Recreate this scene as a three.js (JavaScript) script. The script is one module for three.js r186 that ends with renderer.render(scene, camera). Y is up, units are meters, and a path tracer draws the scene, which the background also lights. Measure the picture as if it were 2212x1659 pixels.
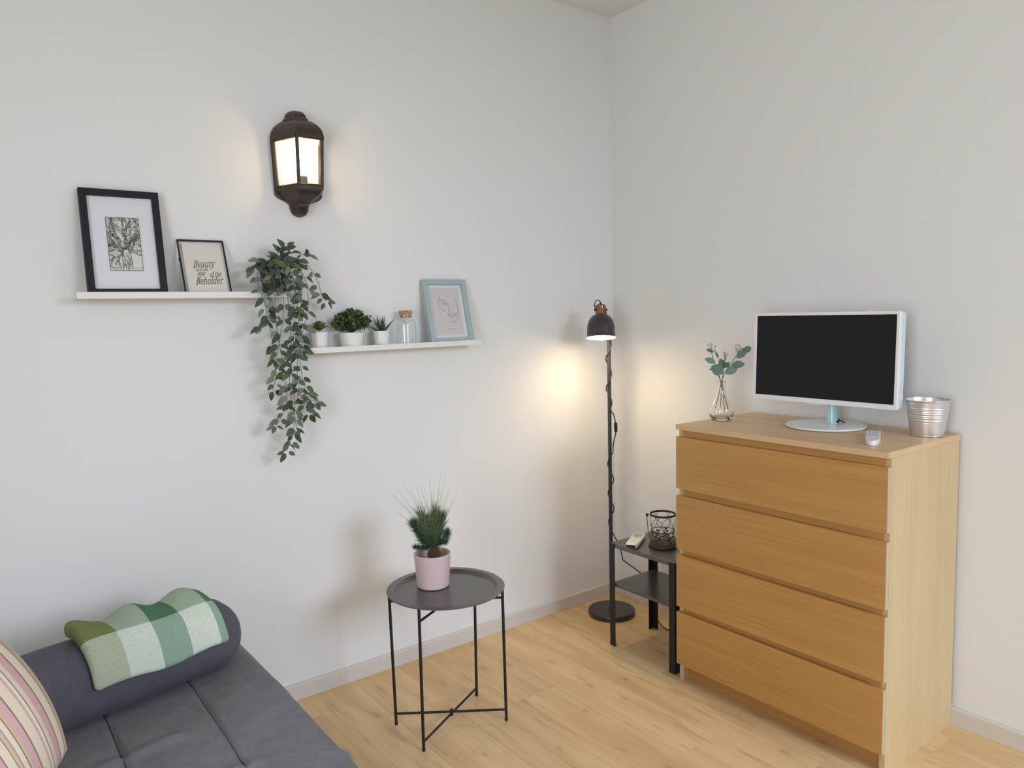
import * as THREE from 'three';
import { RoundedBoxGeometry } from 'three/addons/geometries/RoundedBoxGeometry.js';
import { mergeGeometries, mergeVertices } from 'three/addons/utils/BufferGeometryUtils.js';
import { RectAreaLightUniformsLib } from 'three/addons/lights/RectAreaLightUniformsLib.js';

// ------------------------------------------------------------------ camera, sky, lights, exposure
const scene = new THREE.Scene();
const V = (x, y, z) => new THREE.Vector3(x, y, z);
const camera = new THREE.PerspectiveCamera(54.1175, 2212 / 1659, 0.05, 60);
{
  const yaw = 0.6462, pitch = -0.0938, roll = -0.024;
  const f = V(Math.sin(yaw) * Math.cos(pitch), Math.sin(pitch), -Math.cos(yaw) * Math.cos(pitch));
  const r0 = V(Math.cos(yaw), 0, Math.sin(yaw)), u0 = r0.clone().cross(f);
  const r = r0.clone().multiplyScalar(Math.cos(roll)).addScaledVector(u0, Math.sin(roll));
  const u = r0.clone().multiplyScalar(-Math.sin(roll)).addScaledVector(u0, Math.cos(roll));
  camera.position.set(-2.6549, 1.4298, 2.6766);
  camera.quaternion.setFromRotationMatrix(new THREE.Matrix4().makeBasis(r, u, f.clone().negate()));
}
const renderer = new THREE.WebGLRenderer({ antialias: true });
renderer.toneMapping = THREE.LinearToneMapping;
renderer.toneMappingExposure = 0.76;
renderer.shadowMap.enabled = true;
scene.background = new THREE.Color(0.62, 0.80, 1.0);            // overcast sky seen only through the windows behind the camera
RectAreaLightUniformsLib.init();
const ROOM = { x0: -4.3, z1: 4.4, H: 2.8207 };
// two windows out of the picture: a tall one behind the camera, one in the wall far to the left; turn = way into the room
const WINDOWS = [{ x: -0.8, z: ROOM.z1, y: 1.3, w: 1.5, h: 2.4, turn: Math.PI }, { x: ROOM.x0, z: 2.75, y: 1.42, w: 1.3, h: 1.9, turn: Math.PI / 2 }];
{ // the bright sky outside the tall window, shining in over the roofs opposite, and the daylight of the side window
  const sky = new THREE.RectAreaLight(new THREE.Color(0.78, 0.90, 1.08), 25, 3.0, 2.6);
  sky.position.set(-0.3, 3.2, 7.2); sky.lookAt(-0.8, 1.3, ROOM.z1); sky.name = 'window_skylight'; scene.add(sky);
  const side = new THREE.RectAreaLight(new THREE.Color(0.92, 0.95, 0.98), 9.6, 1.2, 1.8);
  side.position.set(ROOM.x0 + 0.03, 1.42, 2.75); side.lookAt(0, 1.3, 2.75); side.name = 'window_daylight'; scene.add(side);
}
const WARM = new THREE.Color(1.0, 0.74, 0.39);
const FLOOR_LAMP_CD = 0.14, FLOOR_LAMP_BEAM_CD = 0.62, SCONCE_CD = 0.10;

// ------------------------------------------------------------------ helpers
let seed = 12345;
const rnd = () => { seed = (seed * 1664525 + 1013904223) >>> 0; return seed / 4294967296; };
const rr = (a, b) => a + (b - a) * rnd();
const names = {};
const numbered = (n) => { const k = names[n] = (names[n] ?? -1) + 1; return k ? `${n}_${String(k).padStart(3, '0')}` : n; };
function hash(i, j, s) { let h = (Math.imul(i, 374761393) + Math.imul(j, 668265263) + Math.imul(s, 1274126177)) | 0; h = Math.imul(h ^ (h >>> 13), 1274126177); return ((h ^ (h >>> 16)) >>> 0) / 4294967296; }
function noise(x, y, s = 0) {
  const i = Math.floor(x), j = Math.floor(y); let u = x - i, v = y - j; u = u * u * (3 - 2 * u); v = v * v * (3 - 2 * v);
  return (hash(i, j, s) * (1 - u) + hash(i + 1, j, s) * u) * (1 - v) + (hash(i, j + 1, s) * (1 - u) + hash(i + 1, j + 1, s) * u) * v;
}
function fbm(x, y, s = 0, o = 4) { let a = 0.5, t = 0, n = 0; for (let k = 0; k < o; k++) { t += a * noise(x, y, s + k * 17); n += a; a *= 0.5; x *= 2.03; y *= 2.03; } return t / n; }
const clamp = (x, a, b) => Math.max(a, Math.min(b, x));
const smooth = (a, b, x) => { const t = clamp((x - a) / (b - a), 0, 1); return t * t * (3 - 2 * t); };
const mix = (a, b, t) => a.map((x, i) => x + (b[i] - x) * t);

function tex(w, h, fn, color = true) {                            // fn(x, y) -> [r, g, b] in 0..255
  const d = new Uint8Array(w * h * 4);
  for (let y = 0; y < h; y++) for (let x = 0; x < w; x++) { const c = fn(x, y), k = (y * w + x) * 4; d[k] = clamp(c[0], 0, 255); d[k + 1] = clamp(c[1], 0, 255); d[k + 2] = clamp(c[2], 0, 255); d[k + 3] = 255; }
  const t = new THREE.DataTexture(d, w, h); t.magFilter = THREE.LinearFilter; t.minFilter = THREE.LinearMipmapLinearFilter; t.generateMipmaps = true;
  t.wrapS = t.wrapT = THREE.RepeatWrapping; if (color) t.colorSpace = THREE.SRGBColorSpace; t.needsUpdate = true; return t;
}
function canvasTex(w, h, draw) {
  const c = document.createElement('canvas'); c.width = w; c.height = h; draw(c.getContext('2d'), w, h);
  const t = new THREE.CanvasTexture(c); t.colorSpace = THREE.SRGBColorSpace; return t;
}
const std = (o) => new THREE.MeshStandardMaterial(o);
const phys = (o) => new THREE.MeshPhysicalMaterial(o);

function finish(m) { m.castShadow = m.receiveShadow = true; return m; }
function part(name, geo, mat, parent, label) {
  const m = finish(new THREE.Mesh(Array.isArray(geo) ? merge(geo) : geo, mat)); m.name = numbered(name); if (label) m.userData.label = label; parent.add(m); return m;
}
function merge(list) { return mergeGeometries(list.map((g) => { const q = g.index ? g.toNonIndexed() : g; for (const k of Object.keys(q.attributes)) if (!['position', 'normal', 'uv'].includes(k)) q.deleteAttribute(k); if (!q.attributes.uv) q.setAttribute('uv', new THREE.BufferAttribute(new Float32Array(q.attributes.position.count * 2), 2)); return q; })); }
function thing(name, label, category, p = [0, 0, 0], turn = 0, group) {
  const o = new THREE.Group(); o.name = numbered(name); o.position.set(...p); o.rotation.y = turn; o.userData = { label, category }; if (group) o.userData.group = group; scene.add(o); return o;
}
function tagged(m, label, category, group) { m.userData.label = label; m.userData.category = category; if (group) m.userData.group = group; return m; }
function struct(name, geo, mat, parent = scene) { const m = finish(new THREE.Mesh(Array.isArray(geo) ? merge(geo) : geo, mat)); m.name = name; if (parent === scene) m.userData.kind = 'structure'; parent.add(m); return m; }

// boxes given by their limits; r rounds the edges
function box(x0, x1, y0, y1, z0, z1, r = 0) {
  const w = x1 - x0, h = y1 - y0, d = z1 - z0;
  const g = r ? new RoundedBoxGeometry(w, h, d, 2, Math.min(r, w / 2.02, h / 2.02, d / 2.02)) : new THREE.BoxGeometry(w, h, d);
  return g.translate((x0 + x1) / 2, (y0 + y1) / 2, (z0 + z1) / 2);
}
// uv in metres: u across the grain, v along it
function grainUV(g, grain, offset = [0, 0]) {
  const p = g.attributes.position, n = g.attributes.normal, uv = new Float32Array(p.count * 2), G = 'xyz'.indexOf(grain);
  for (let i = 0; i < p.count; i++) {
    const P = [p.getX(i), p.getY(i), p.getZ(i)], N = [n.getX(i), n.getY(i), n.getZ(i)].map(Math.abs);
    const d = N.indexOf(Math.max(...N)); const rest = [0, 1, 2].filter((k) => k !== d && k !== G);
    uv[2 * i] = P[rest[0]] + offset[0]; uv[2 * i + 1] = (d === G ? P[rest[1] ?? rest[0]] : P[G]) + offset[1];
  }
  g.setAttribute('uv', new THREE.BufferAttribute(uv, 2)); return g;
}
const lathe = (pts, seg = 48) => new THREE.LatheGeometry(pts.map((p) => new THREE.Vector2(p[0], p[1])), seg);
const curve = (pts) => new THREE.CatmullRomCurve3(pts.map((p) => Array.isArray(p) ? V(...p) : p), false, 'centripetal');
const tube = (pts, r, seg = 24, rad = 8, closed = false) => new THREE.TubeGeometry(closed ? new THREE.CatmullRomCurve3(pts.map((p) => V(...p)), true) : curve(pts), seg, r, rad, closed);
function rod(a, b, r, rad = 12) {
  const A = V(...a), B = V(...b), d = B.clone().sub(A), g = new THREE.CylinderGeometry(r, r, d.length(), rad);
  g.applyQuaternion(new THREE.Quaternion().setFromUnitVectors(V(0, 1, 0), d.normalize())); return g.translate((A.x + B.x) / 2, (A.y + B.y) / 2, (A.z + B.z) / 2);
}
const ring = (r, t, y = 0, seg = 48) => new THREE.TorusGeometry(r, t, 8, seg).rotateX(Math.PI / 2).translate(0, y, 0);
// smooths normals across split vertices
function smoothNormals(g) {
  g.computeVertexNormals(); const p = g.attributes.position, n = g.attributes.normal, m = new Map();
  const key = (i) => `${Math.round(p.getX(i) * 1e5)},${Math.round(p.getY(i) * 1e5)},${Math.round(p.getZ(i) * 1e5)}`;
  for (let i = 0; i < p.count; i++) { const k = key(i), v = m.get(k) ?? V(0, 0, 0); v.x += n.getX(i); v.y += n.getY(i); v.z += n.getZ(i); m.set(k, v); }
  for (let i = 0; i < p.count; i++) { const v = m.get(key(i)).clone().normalize(); n.setXYZ(i, v.x, v.y, v.z); }
  return g;
}
// a box with well-rounded edges, finely divided, each vertex moved by fn(point, unit box coordinates)
function softBox(w, h, d, r, sw, sh, sd, fn) {
  const g = new THREE.BoxGeometry(w, h, d, sw, sh, sd), p = g.attributes.position, q = V(0, 0, 0), e = V(0, 0, 0);
  for (let i = 0; i < p.count; i++) {
    q.fromBufferAttribute(p, i); const o = q.clone();
    e.set(clamp(q.x, -w / 2 + r, w / 2 - r), clamp(q.y, -h / 2 + r, h / 2 - r), clamp(q.z, -d / 2 + r, d / 2 - r));
    q.sub(e); if (q.lengthSq() > 1e-12) q.setLength(r); q.add(e);
    if (fn) fn(q, o); p.setXYZ(i, q.x, q.y, q.z);
  }
  return smoothNormals(g);
}

// ------------------------------------------------------------------ textures and materials
function woodPixel(x, y, s, light, dark, o) {                     // x across the grain, y along it, both in metres
  const warp = fbm(x * 6, y * 1.1, s + 3, 3) - 0.5;
  const cath = fbm((x + warp * 0.09 * o.wave) * o.fx, y * o.fy, s, 4);
  const fine = fbm(x * 260, y * 5, s + 40, 2), pores = noise(x * 700, y * 16, s + 60);
  let t = smooth(0.28, 0.72, cath) * o.k + (fine - 0.5) * o.fine + (pores > 0.8 ? 0.10 : 0) * o.pores;
  const cloud = fbm(x * 5, y * 1.6, s + 80, 3); t += (cloud - 0.5) * o.cloud;
  return mix(light, dark, clamp(t, 0, 1));
}
const plankTex = [];
for (let k = 0; k < 6; k++) {
  const knots = []; for (let j = 0; j < 2 + (k % 3); j++) knots.push([0.03 + 0.14 * hash(j, k, 5), 0.1 + 1.1 * hash(j, k, 6), 0.004 + 0.008 * hash(j, k, 7)]);
  const lightness = [0, -3, 2, -5, 3, -1][k];
  plankTex.push(tex(192, 1024, (px, py) => {
    let x = px / 192 * 0.195, y = py / 1024 * 1.29, kn = 0;
    for (const [kx, ky, kr] of knots) { const dx = (x - kx) * 1.0, dy = (y - ky) * 0.42, d = Math.hypot(dx, dy); kn += Math.exp(-((d / kr) ** 2)) * 0.75; const push = Math.exp(-((d / (kr * 3.5)) ** 2)); x += dx * push * 0.8; kn += push * 0.16; }
    let c = woodPixel(x, y, 100 + k * 211, [226, 194, 146], [184, 141, 94], { fx: 24, fy: 1.9, wave: 1, k: 0.3, fine: 0.26, pores: 0.5, cloud: 0.6 });
    c = mix(c, [138, 98, 62], clamp(kn * 0.38, 0, 0.35)); const mark = fbm(x * 60, y * 7, 900 + k, 2); if (mark > 0.66) c = mix(c, [150, 108, 70], (mark - 0.66) * 1.0);
    return c.map((v) => v + lightness);
  }));
}
const oakTexture = (sd, light, dark) => { const t = tex(512, 1024, (px, py) => woodPixel(px / 512 * 0.5, py / 1024 * 1.0, sd, light, dark, { fx: 34, fy: 1.4, wave: 0.6, k: 0.22, fine: 0.5, pores: 0.9, cloud: 0.5 })); t.repeat.set(2, 1); return t; };
const oakFrontTex = oakTexture(700, [193, 146, 84], [168, 118, 60]), oakPaleTex = oakTexture(720, [207, 183, 140], [188, 160, 116]), oakTopTex = oakTexture(740, [216, 182, 140], [194, 158, 116]);
const wallBump = tex(256, 256, (x, y) => { const v = 128 + 90 * (fbm(x / 8, y / 8, 11, 3) - 0.5); return [v, v, v]; }, false);
wallBump.repeat.set(3, 3);
const M = {
  wall: std({ color: new THREE.Color(0.80, 0.795, 0.785), roughness: 0.92, bumpMap: wallBump, bumpScale: 0.0006 }),
  ceiling: std({ color: new THREE.Color(0.80, 0.795, 0.78), roughness: 0.95 }),
  skirting: std({ color: new THREE.Color(0.66, 0.62, 0.57), roughness: 0.5 }),
  subfloor: std({ color: new THREE.Color(0.20, 0.13, 0.07), roughness: 0.9 }),
  planks: plankTex.map((map) => std({ map, roughness: 0.42 })),
  oakFront: std({ map: oakFrontTex, roughness: 0.45 }),
  oakTop: std({ map: oakTopTex, roughness: 0.4 }),
  oak: std({ map: oakPaleTex, roughness: 0.42 }),
  oakEdge: std({ color: new THREE.Color(0.52, 0.43, 0.29), roughness: 0.5 }),
  black: phys({ color: new THREE.Color(0.016, 0.014, 0.014), roughness: 0.45, specularIntensity: 0.7 }),
  blackSatin: phys({ color: new THREE.Color(0.06, 0.055, 0.052), roughness: 0.3, ior: 1.85 }),
  lampBlack: phys({ color: new THREE.Color(0.028, 0.026, 0.025), roughness: 0.36, clearcoat: 0.25, clearcoatRoughness: 0.2 }),
  lampInside: std({ color: new THREE.Color(0.9, 0.88, 0.84), roughness: 0.6 }),
  bronze: std({ color: new THREE.Color(0.26, 0.17, 0.09), roughness: 0.22, metalness: 1 }),
  cord: std({ color: new THREE.Color(0.03, 0.027, 0.025), roughness: 0.7 }),
  white: phys({ color: new THREE.Color(0.84, 0.84, 0.85), roughness: 0.3, clearcoat: 0.4 }),
  ceramic: phys({ color: new THREE.Color(0.82, 0.81, 0.79), roughness: 0.32, clearcoat: 0.3 }),
  glass: phys({ color: 0xffffff, roughness: 0.0, transmission: 1, thickness: 0.003, ior: 1.45 }),
  pane: phys({ color: 0xffffff, roughness: 0.02, transmission: 1, thickness: 0 }),
  soil: std({ color: new THREE.Color(0.02, 0.017, 0.014), roughness: 1 }),
  paper: std({ color: new THREE.Color(0.74, 0.73, 0.70), roughness: 0.9 }),
  backing: std({ color: new THREE.Color(0.10, 0.065, 0.045), roughness: 0.9 }),
  ledge: std({ color: new THREE.Color(0.80, 0.79, 0.73), roughness: 0.45 }),
};

// ------------------------------------------------------------------ the room
{
  const { x0, z1, H } = ROOM, T = 0.12;
  const floor = struct('floor', box(x0 - T, T, -0.1, -0.010, -T, z1 + T), M.subfloor);
  // laminate planks, long side towards the windows
  const W = 0.195, L = 1.29, shapes = {};
  const plank = (w, l, m) => {
    const key = `${w.toFixed(4)}_${l.toFixed(4)}`;
    if (!shapes[key]) {
      const c = 0.0005, g = 0.0002, P = [], I = [], U = [];
      const add = (x, y, z) => { P.push(x, y, z); U.push(x / W, z / L); return P.length / 3 - 1; };
      const lo = [[g, g], [w - g, g], [w - g, l - g], [g, l - g]], hi = [[g + c, g + c], [w - g - c, g + c], [w - g - c, l - g - c], [g + c, l - g - c]];
      const t = hi.map(([x, z]) => add(x, 0, z)); I.push(t[0], t[2], t[1], t[0], t[3], t[2]);
      for (let k = 0; k < 4; k++) {
        const n = (k + 1) % 4, a = add(hi[k][0], 0, hi[k][1]), b = add(hi[n][0], 0, hi[n][1]), e = add(lo[n][0], -c * 0.8, lo[n][1]), f = add(lo[k][0], -c * 0.8, lo[k][1]); I.push(a, b, e, a, e, f);
        const a2 = add(lo[k][0], -c * 0.8, lo[k][1]), b2 = add(lo[n][0], -c * 0.8, lo[n][1]), e2 = add(lo[n][0], -0.0098, lo[n][1]), f2 = add(lo[k][0], -0.0098, lo[k][1]); I.push(a2, b2, e2, a2, e2, f2);
      }
      const bq = lo.map(([x, z]) => add(x, -0.0098, z)); I.push(bq[0], bq[1], bq[2], bq[0], bq[2], bq[3]);
      const q = new THREE.BufferGeometry(); q.setAttribute('position', new THREE.Float32BufferAttribute(P, 3)); q.setAttribute('uv', new THREE.Float32BufferAttribute(U, 2)); q.setIndex(I); q.computeVertexNormals(); shapes[key] = q;
    }
    return shapes[key];
  };
  let row = 0;
  for (let x = -0.1 + W; x > x0 - W; x -= W, row++) {
    const xa = Math.max(x - W, x0), xb = Math.min(x, 0); if (xb - xa < 0.01) continue;
    const start = -[0.28, 0.93, 0.55, 1.12, 0.14, 0.74][row % 6];
    for (let z = start, k = 0; z < z1; z += L, k++) {
      const za = Math.max(z, 0), zb = Math.min(z + L, z1); if (zb - za < 0.01) continue;
      const p = part('plank', plank(xb - xa, zb - za), M.planks[(row * 5 + k * 2 + (row >> 1)) % 6], floor); p.position.set(xa, 0, za);
    }
  }
  struct('ceiling', box(x0 - T, T, H, H + 0.1, -T, z1 + T), M.ceiling);
  struct('wall_back', box(x0 - T, T, 0, H, -T, 0), M.wall);
  struct('wall_right', box(0, T, 0, H, 0, z1), M.wall);
  const b = WINDOWS[0], yb = b.y - b.h / 2, yt = b.y + b.h / 2;
  struct('wall_front', [box(x0 - T, T, 0, yb, z1, z1 + T), box(x0 - T, T, yt, H, z1, z1 + T), box(x0 - T, b.x - b.w / 2, yb, yt, z1, z1 + T), box(b.x + b.w / 2, T, yb, yt, z1, z1 + T)], M.wall);
  const c = WINDOWS[1], yc = c.y - c.h / 2, yd = c.y + c.h / 2;
  struct('wall_left', [box(x0 - T, x0, 0, yc, 0, z1), box(x0 - T, x0, yd, H, 0, z1), box(x0 - T, x0, yc, yd, 0, c.z - c.w / 2), box(x0 - T, x0, yc, yd, c.z + c.w / 2, z1)], M.wall);
  WINDOWS.forEach((w, i) => {
    const o = new THREE.Group(); o.name = `window_${i + 1}`; o.userData.kind = 'structure'; o.position.set(w.x - Math.sin(w.turn) * 0.06, w.y, w.z - Math.cos(w.turn) * 0.06); o.rotation.y = w.turn; scene.add(o);
    const X = w.w / 2, Y = w.h / 2, t = 0.06;
    part('window_frame', [box(-X, -X + t, -Y, Y, -0.03, 0.03), box(X - t, X, -Y, Y, -0.03, 0.03), box(-X + t, X - t, Y - t, Y, -0.03, 0.03), box(-X + t, X - t, -Y, -Y + t, -0.03, 0.03), box(-t / 2, t / 2, -Y + t, Y - t, -0.03, 0.03)], M.white, o);
    for (const s of [-1, 1]) part('window_pane', new THREE.PlaneGeometry(X - t * 1.5, 2 * (Y - t)).translate(s * (X - t / 2) / 2, 0, 0), M.pane, o);
  });
  const board = (l) => { // a skirting board of length l along x, its back at z = 0
    const s = new THREE.Shape(); s.moveTo(0, 0); s.lineTo(0.014, 0); s.lineTo(0.014, 0.054); s.quadraticCurveTo(0.014, 0.0605, 0.007, 0.0605); s.lineTo(0, 0.0605); s.closePath();
    return new THREE.ExtrudeGeometry(s, { depth: l, bevelEnabled: false, curveSegments: 6 });   // runs along +z, thickness along +x
  };
  struct('baseboard_back', board(-x0 - 0.002).rotateY(-Math.PI / 2).translate(0, 0.0004, 0.0005), M.skirting);
  struct('baseboard_right', board(z1 - 0.016).rotateY(Math.PI).translate(-0.0005, 0.0004, z1 - 0.001), M.skirting);
  struct('baseboard_left', board(z1 - 0.03).translate(x0 + 0.0005, 0.0004, 0.015), M.skirting);
}

// ------------------------------------------------------------------ chest of drawers
{
  const t = thing('chest_of_drawers', 'light oak chest with four wide handleless drawers against the right wall', 'chest of drawers', [-0.0057, 0, 0.8133]);
  const oak = (g, grain, off) => grainUV(g, grain, off);
  part('chest_top', oak(box(-0.48, 0, 0.981, 1.0, 0, 0.8, 0.0012), 'z', [0.49, 0.1]), M.oakTop, t);
  for (const [z0, z1] of [[0.001, 0.019], [0.781, 0.799]]) {
    const s = new THREE.Shape(); s.moveTo(-0.46, 0); s.lineTo(-0.0098, 0); s.lineTo(-0.0098, 0.9805); s.lineTo(-0.46, 0.9805); s.closePath();
    part('side_panel', oak(new THREE.ExtrudeGeometry(s, { depth: z1 - z0 - 0.001, bevelEnabled: true, bevelThickness: 0.0005, bevelSize: 0.0005, bevelSegments: 1 }).translate(0, 0, z0 + 0.0005), 'y', [0.47, 0.01]), M.oak, t);
  }
  part('back_panel', box(-0.0165, -0.0105, 0.08, 0.978, 0.0195, 0.7805), M.oakEdge, t);
  part('plinth', oak(box(-0.43, -0.412, 0.0005, 0.066, 0.0195, 0.7805), 'z', [0.7, 0]), M.oakFront, t);
  const ys = [[0.757, 0.9545], [0.523, 0.7305], [0.2975, 0.501], [0.0684, 0.275]];
  ys.forEach(([y0, y1], i) => {
    const d = part('drawer', oak(box(-0.4795, -0.4615, y0, y1, 0.002, 0.798, 0.0012), 'z', [0.02 + i * 0.08 - y0, 0.05 * i + 0.01]), M.oakFront, t);
    for (const z of [0.0012, 0.7981]) part('edge_band', box(-0.479, -0.462, y0 + 0.0006, y1 - 0.0006, z, z + 0.0007), M.oakEdge, d);
    part('drawer_box', [box(-0.461, -0.45, y0 + 0.02, y1 - 0.006, 0.03, 0.77), box(-0.45, -0.06, y0 + 0.02, y1 - 0.03, 0.03, 0.042), box(-0.45, -0.06, y0 + 0.02, y1 - 0.03, 0.758, 0.77), box(-0.45, -0.06, y0 + 0.012, y0 + 0.02, 0.03, 0.77), box(-0.07, -0.06, y0 + 0.02, y1 - 0.03, 0.042, 0.758)], M.oakEdge, d);
    part('rail', oak(box(-0.4605, -0.44, y1 - 0.004, Math.min(y1 + 0.042, 0.9805), 0.0195, 0.7805), 'z', [0.02 + i * 0.1 - y1, 0.1]), M.oakFront, t);
  });
}

// ------------------------------------------------------------------ monitor
{
  const t = thing('television', 'white framed flat television with dark screen standing on the oak chest', 'television', [-0.165, 1.0003, 1.228]);
  part('stand_base', lathe([[0, 0], [0.128, 0], [0.135, 0.002], [0.1365, 0.0055], [0.134, 0.0085], [0.12, 0.0105], [0.03, 0.0125], [0, 0.0126]], 72), M.white, t, 'round glossy white stand base');
  const blue = phys({ color: new THREE.Color(0.42, 0.66, 0.74), roughness: 0.12, clearcoat: 0.8 });
  const neck = part('stand_neck', lathe([[0, 0.011], [0.0215, 0.011], [0.0215, 0.016], [0.0185, 0.018], [0.0185, 0.098], [0, 0.098]], 32).translate(0.012, 0, 0.018), blue, t, 'pale blue clear stand neck');
  part('neck_clip', rod([0.012, 0.018, 0.037], [0.012, 0.024, 0.043], 0.004), M.black, neck);
  const p = new THREE.Group(); p.name = numbered('display'); p.position.set(-0.028, 0.0, 0.0); p.rotation.z = -0.035; t.add(p);
  const z0 = -0.276, z1 = 0.268, y0 = 0.0845, y1 = 0.4075;
  const outer = (a, b, c, d, r) => { const s = new THREE.Shape(); s.moveTo(a + r, c); s.lineTo(b - r, c); s.quadraticCurveTo(b, c, b, c + r); s.lineTo(b, d - r); s.quadraticCurveTo(b, d, b - r, d); s.lineTo(a + r, d); s.quadraticCurveTo(a, d, a, d - r); s.lineTo(a, c + r); s.quadraticCurveTo(a, c, a + r, c); return s; };
  const s = outer(z0, z1, y0, y1, 0.005); s.holes.push(new THREE.Path([[z0 + 0.0105, y0 + 0.0175], [z0 + 0.0105, y1 - 0.011], [z1 - 0.0105, y1 - 0.011], [z1 - 0.0105, y0 + 0.0175]].map((q) => new THREE.Vector2(...q))));
  const toX = (g) => g.rotateY(-Math.PI / 2);                      // shape x -> world z, extrusion -> -x
  part('bezel', toX(new THREE.ExtrudeGeometry(s, { depth: 0.014, bevelEnabled: true, bevelThickness: 0.001, bevelSize: 0.001, bevelOffset: -0.001, bevelSegments: 2 })), M.white, p);
  part('screen', box(-0.0115, -0.006, y0 + 0.016, y1 - 0.0105, z0 + 0.0095, z1 - 0.0095), phys({ color: new THREE.Color(0.009, 0.009, 0.010), roughness: 0.36, specularIntensity: 0.55 }), p, 'switched-off black screen');
  part('casing', toX(new THREE.ExtrudeGeometry(outer(z0 + 0.002, z1 - 0.002, y0 + 0.002, y1 - 0.002, 0.008), { depth: 0.022, bevelEnabled: true, bevelThickness: 0.006, bevelSize: 0.01, bevelOffset: -0.01, bevelSegments: 3 }).translate(0, 0, -0.029)), phys({ color: new THREE.Color(0.62, 0.74, 0.80), roughness: 0.25, clearcoat: 0.5 }), p, 'pale blue back casing');
  part('sensor_bump', box(-0.008, 0.0, y0 - 0.006, y0 + 0.001, -0.055, 0.0, 0.003), M.white, p);
  part('top_button', box(0.004, 0.014, y1 - 0.001, y1 + 0.0035, 0.145, 0.156, 0.0015), M.white, p);
  part('signal_cable', tube([[0.01, 0.086, -0.004], [0.016, 0.06, 0.004], [0.028, 0.04, 0.016], [0.05, 0.018, 0.03], [0.09, 0.006, 0.045], [0.12, 0.003, 0.07]], 0.0018, 30, 8), M.cord, t);
}

// ------------------------------------------------------------------ zinc bucket pot
{
  const zinc = tex(256, 128, (x, y) => { const v = 150 + 70 * (fbm(x / 9, y / 9, 31, 4) - 0.5); return [v, v * 0.62, v]; }, false);
  const prof = []; const H = 0.118, rb = 0.0495, rt = 0.065;
  const R = (y) => rb + (rt - rb) * y / H;
  prof.push([0, 0.004], [rb - 0.005, 0.004], [rb - 0.004, 0], [rb + 0.0006, 0], [rb + 0.0012, 0.003]);
  for (let k = 3; k <= 112; k++) { const y = k / 1000; let e = 0; for (const c of [0.052, 0.0605, 0.066, 0.0745, 0.080, 0.0855, 0.0905]) e += 0.0011 * Math.exp(-(((y - c) / 0.0017) ** 2)); if (Math.abs(y - 0.047) < 0.001) e -= 0.0004; prof.push([R(y) + e, y]); }
  prof.push([rt + 0.001, 0.1145], [rt + 0.002, 0.1165], [rt + 0.001, 0.1185], [rt - 0.0008, 0.118], [rt - 0.0012, 0.112], [rb - 0.0006, 0.008], [0, 0.007]);
  const t = thing('bucket', 'galvanised metal bucket pot with ribbed bands, empty, on the chest beside the television', 'bucket', [-0.107, 1.0003, 1.5493]);
  part('bucket_body', lathe(prof, 72), std({ color: new THREE.Color(0.74, 0.75, 0.77), metalness: 1, roughness: 1, roughnessMap: zinc }), t);
}

// ------------------------------------------------------------------ remote controls
{
  const t = thing('remote_control', 'slim white remote control with a rounded end lying on the chest below the television', 'remote', [-0.322, 1.0003, 1.481], 0);
  t.rotation.y = Math.atan2(0.9, -0.44);                            // rounded end towards the room
  const s = new THREE.Shape(), w = 0.0205, l = 0.108;
  s.moveTo(-w + 0.004, -l); s.lineTo(w - 0.004, -l); s.quadraticCurveTo(w, -l, w, -l + 0.004); s.lineTo(w + 0.0015, l - 0.085); s.bezierCurveTo(w + 0.001, l - 0.03, w * 0.62, l, 0, l); s.bezierCurveTo(-w * 0.62, l, -w - 0.001, l - 0.03, -w - 0.0015, l - 0.085); s.lineTo(-w, -l + 0.004); s.quadraticCurveTo(-w, -l, -w + 0.004, -l);
  const lay = (g) => g.rotateX(Math.PI / 2).scale(1, -1, 1);
  const body = new THREE.ExtrudeGeometry(s, { depth: 0.012, bevelEnabled: true, bevelThickness: 0.002, bevelSize: 0.002, bevelOffset: -0.002, bevelSegments: 3 }).rotateX(-Math.PI / 2).translate(0, 0.002, 0);
  part('remote_body', body, M.white, t);
  const btn = std({ color: new THREE.Color(0.40, 0.42, 0.52), roughness: 0.6 });
  for (let r = 0; r < 5; r++) for (let c = 0; c < 3; c++) part('button', box(-0.0148 + c * 0.0108, -0.0148 + c * 0.0108 + 0.0075, 0.0158, 0.017, 0.098 - r * 0.024 - 0.0105, 0.098 - r * 0.024, 0.0005), btn, t);
}
{
  const t = thing('climate_remote', 'white remote control with small display and dark end lying on the black side table', 'remote', [-0.384, 0.4502, 0.506], 0);
  t.rotation.y = Math.atan2(0.187, -0.11);                          // long axis along its own z, dark end first
  const w = 0.027, l = 0.088;
  part('remote_body', softBox(2 * w, 0.021, 2 * l, 0.008, 8, 4, 12, (q) => { const e = smooth(0.05, 0.088, -q.z); q.x *= 1 - 0.22 * e * e; }).translate(0, 0.0108, 0), M.white, t);
  part('display', box(-0.018, 0.018, 0.0205, 0.0222, 0.02, 0.066, 0.001), std({ color: new THREE.Color(0.36, 0.36, 0.32), roughness: 0.3 }), t, 'grey display window');
  part('end_cap', softBox(0.039, 0.0135, 0.012, 0.004, 6, 3, 3).translate(0, 0.0112, -0.0855), M.black, t, 'dark end cap');
  part('button', box(-0.006, 0.006, 0.0205, 0.0225, 0.002, 0.008, 0.001), std({ color: new THREE.Color(0.5, 0.5, 0.48) }), t);
  for (const s of [-1, 1]) part('button', box(s * 0.012 - 0.004, s * 0.012 + 0.004, 0.0205, 0.0222, -0.016, -0.009, 0.001), std({ color: new THREE.Color(0.66, 0.65, 0.62) }), t);
}

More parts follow.
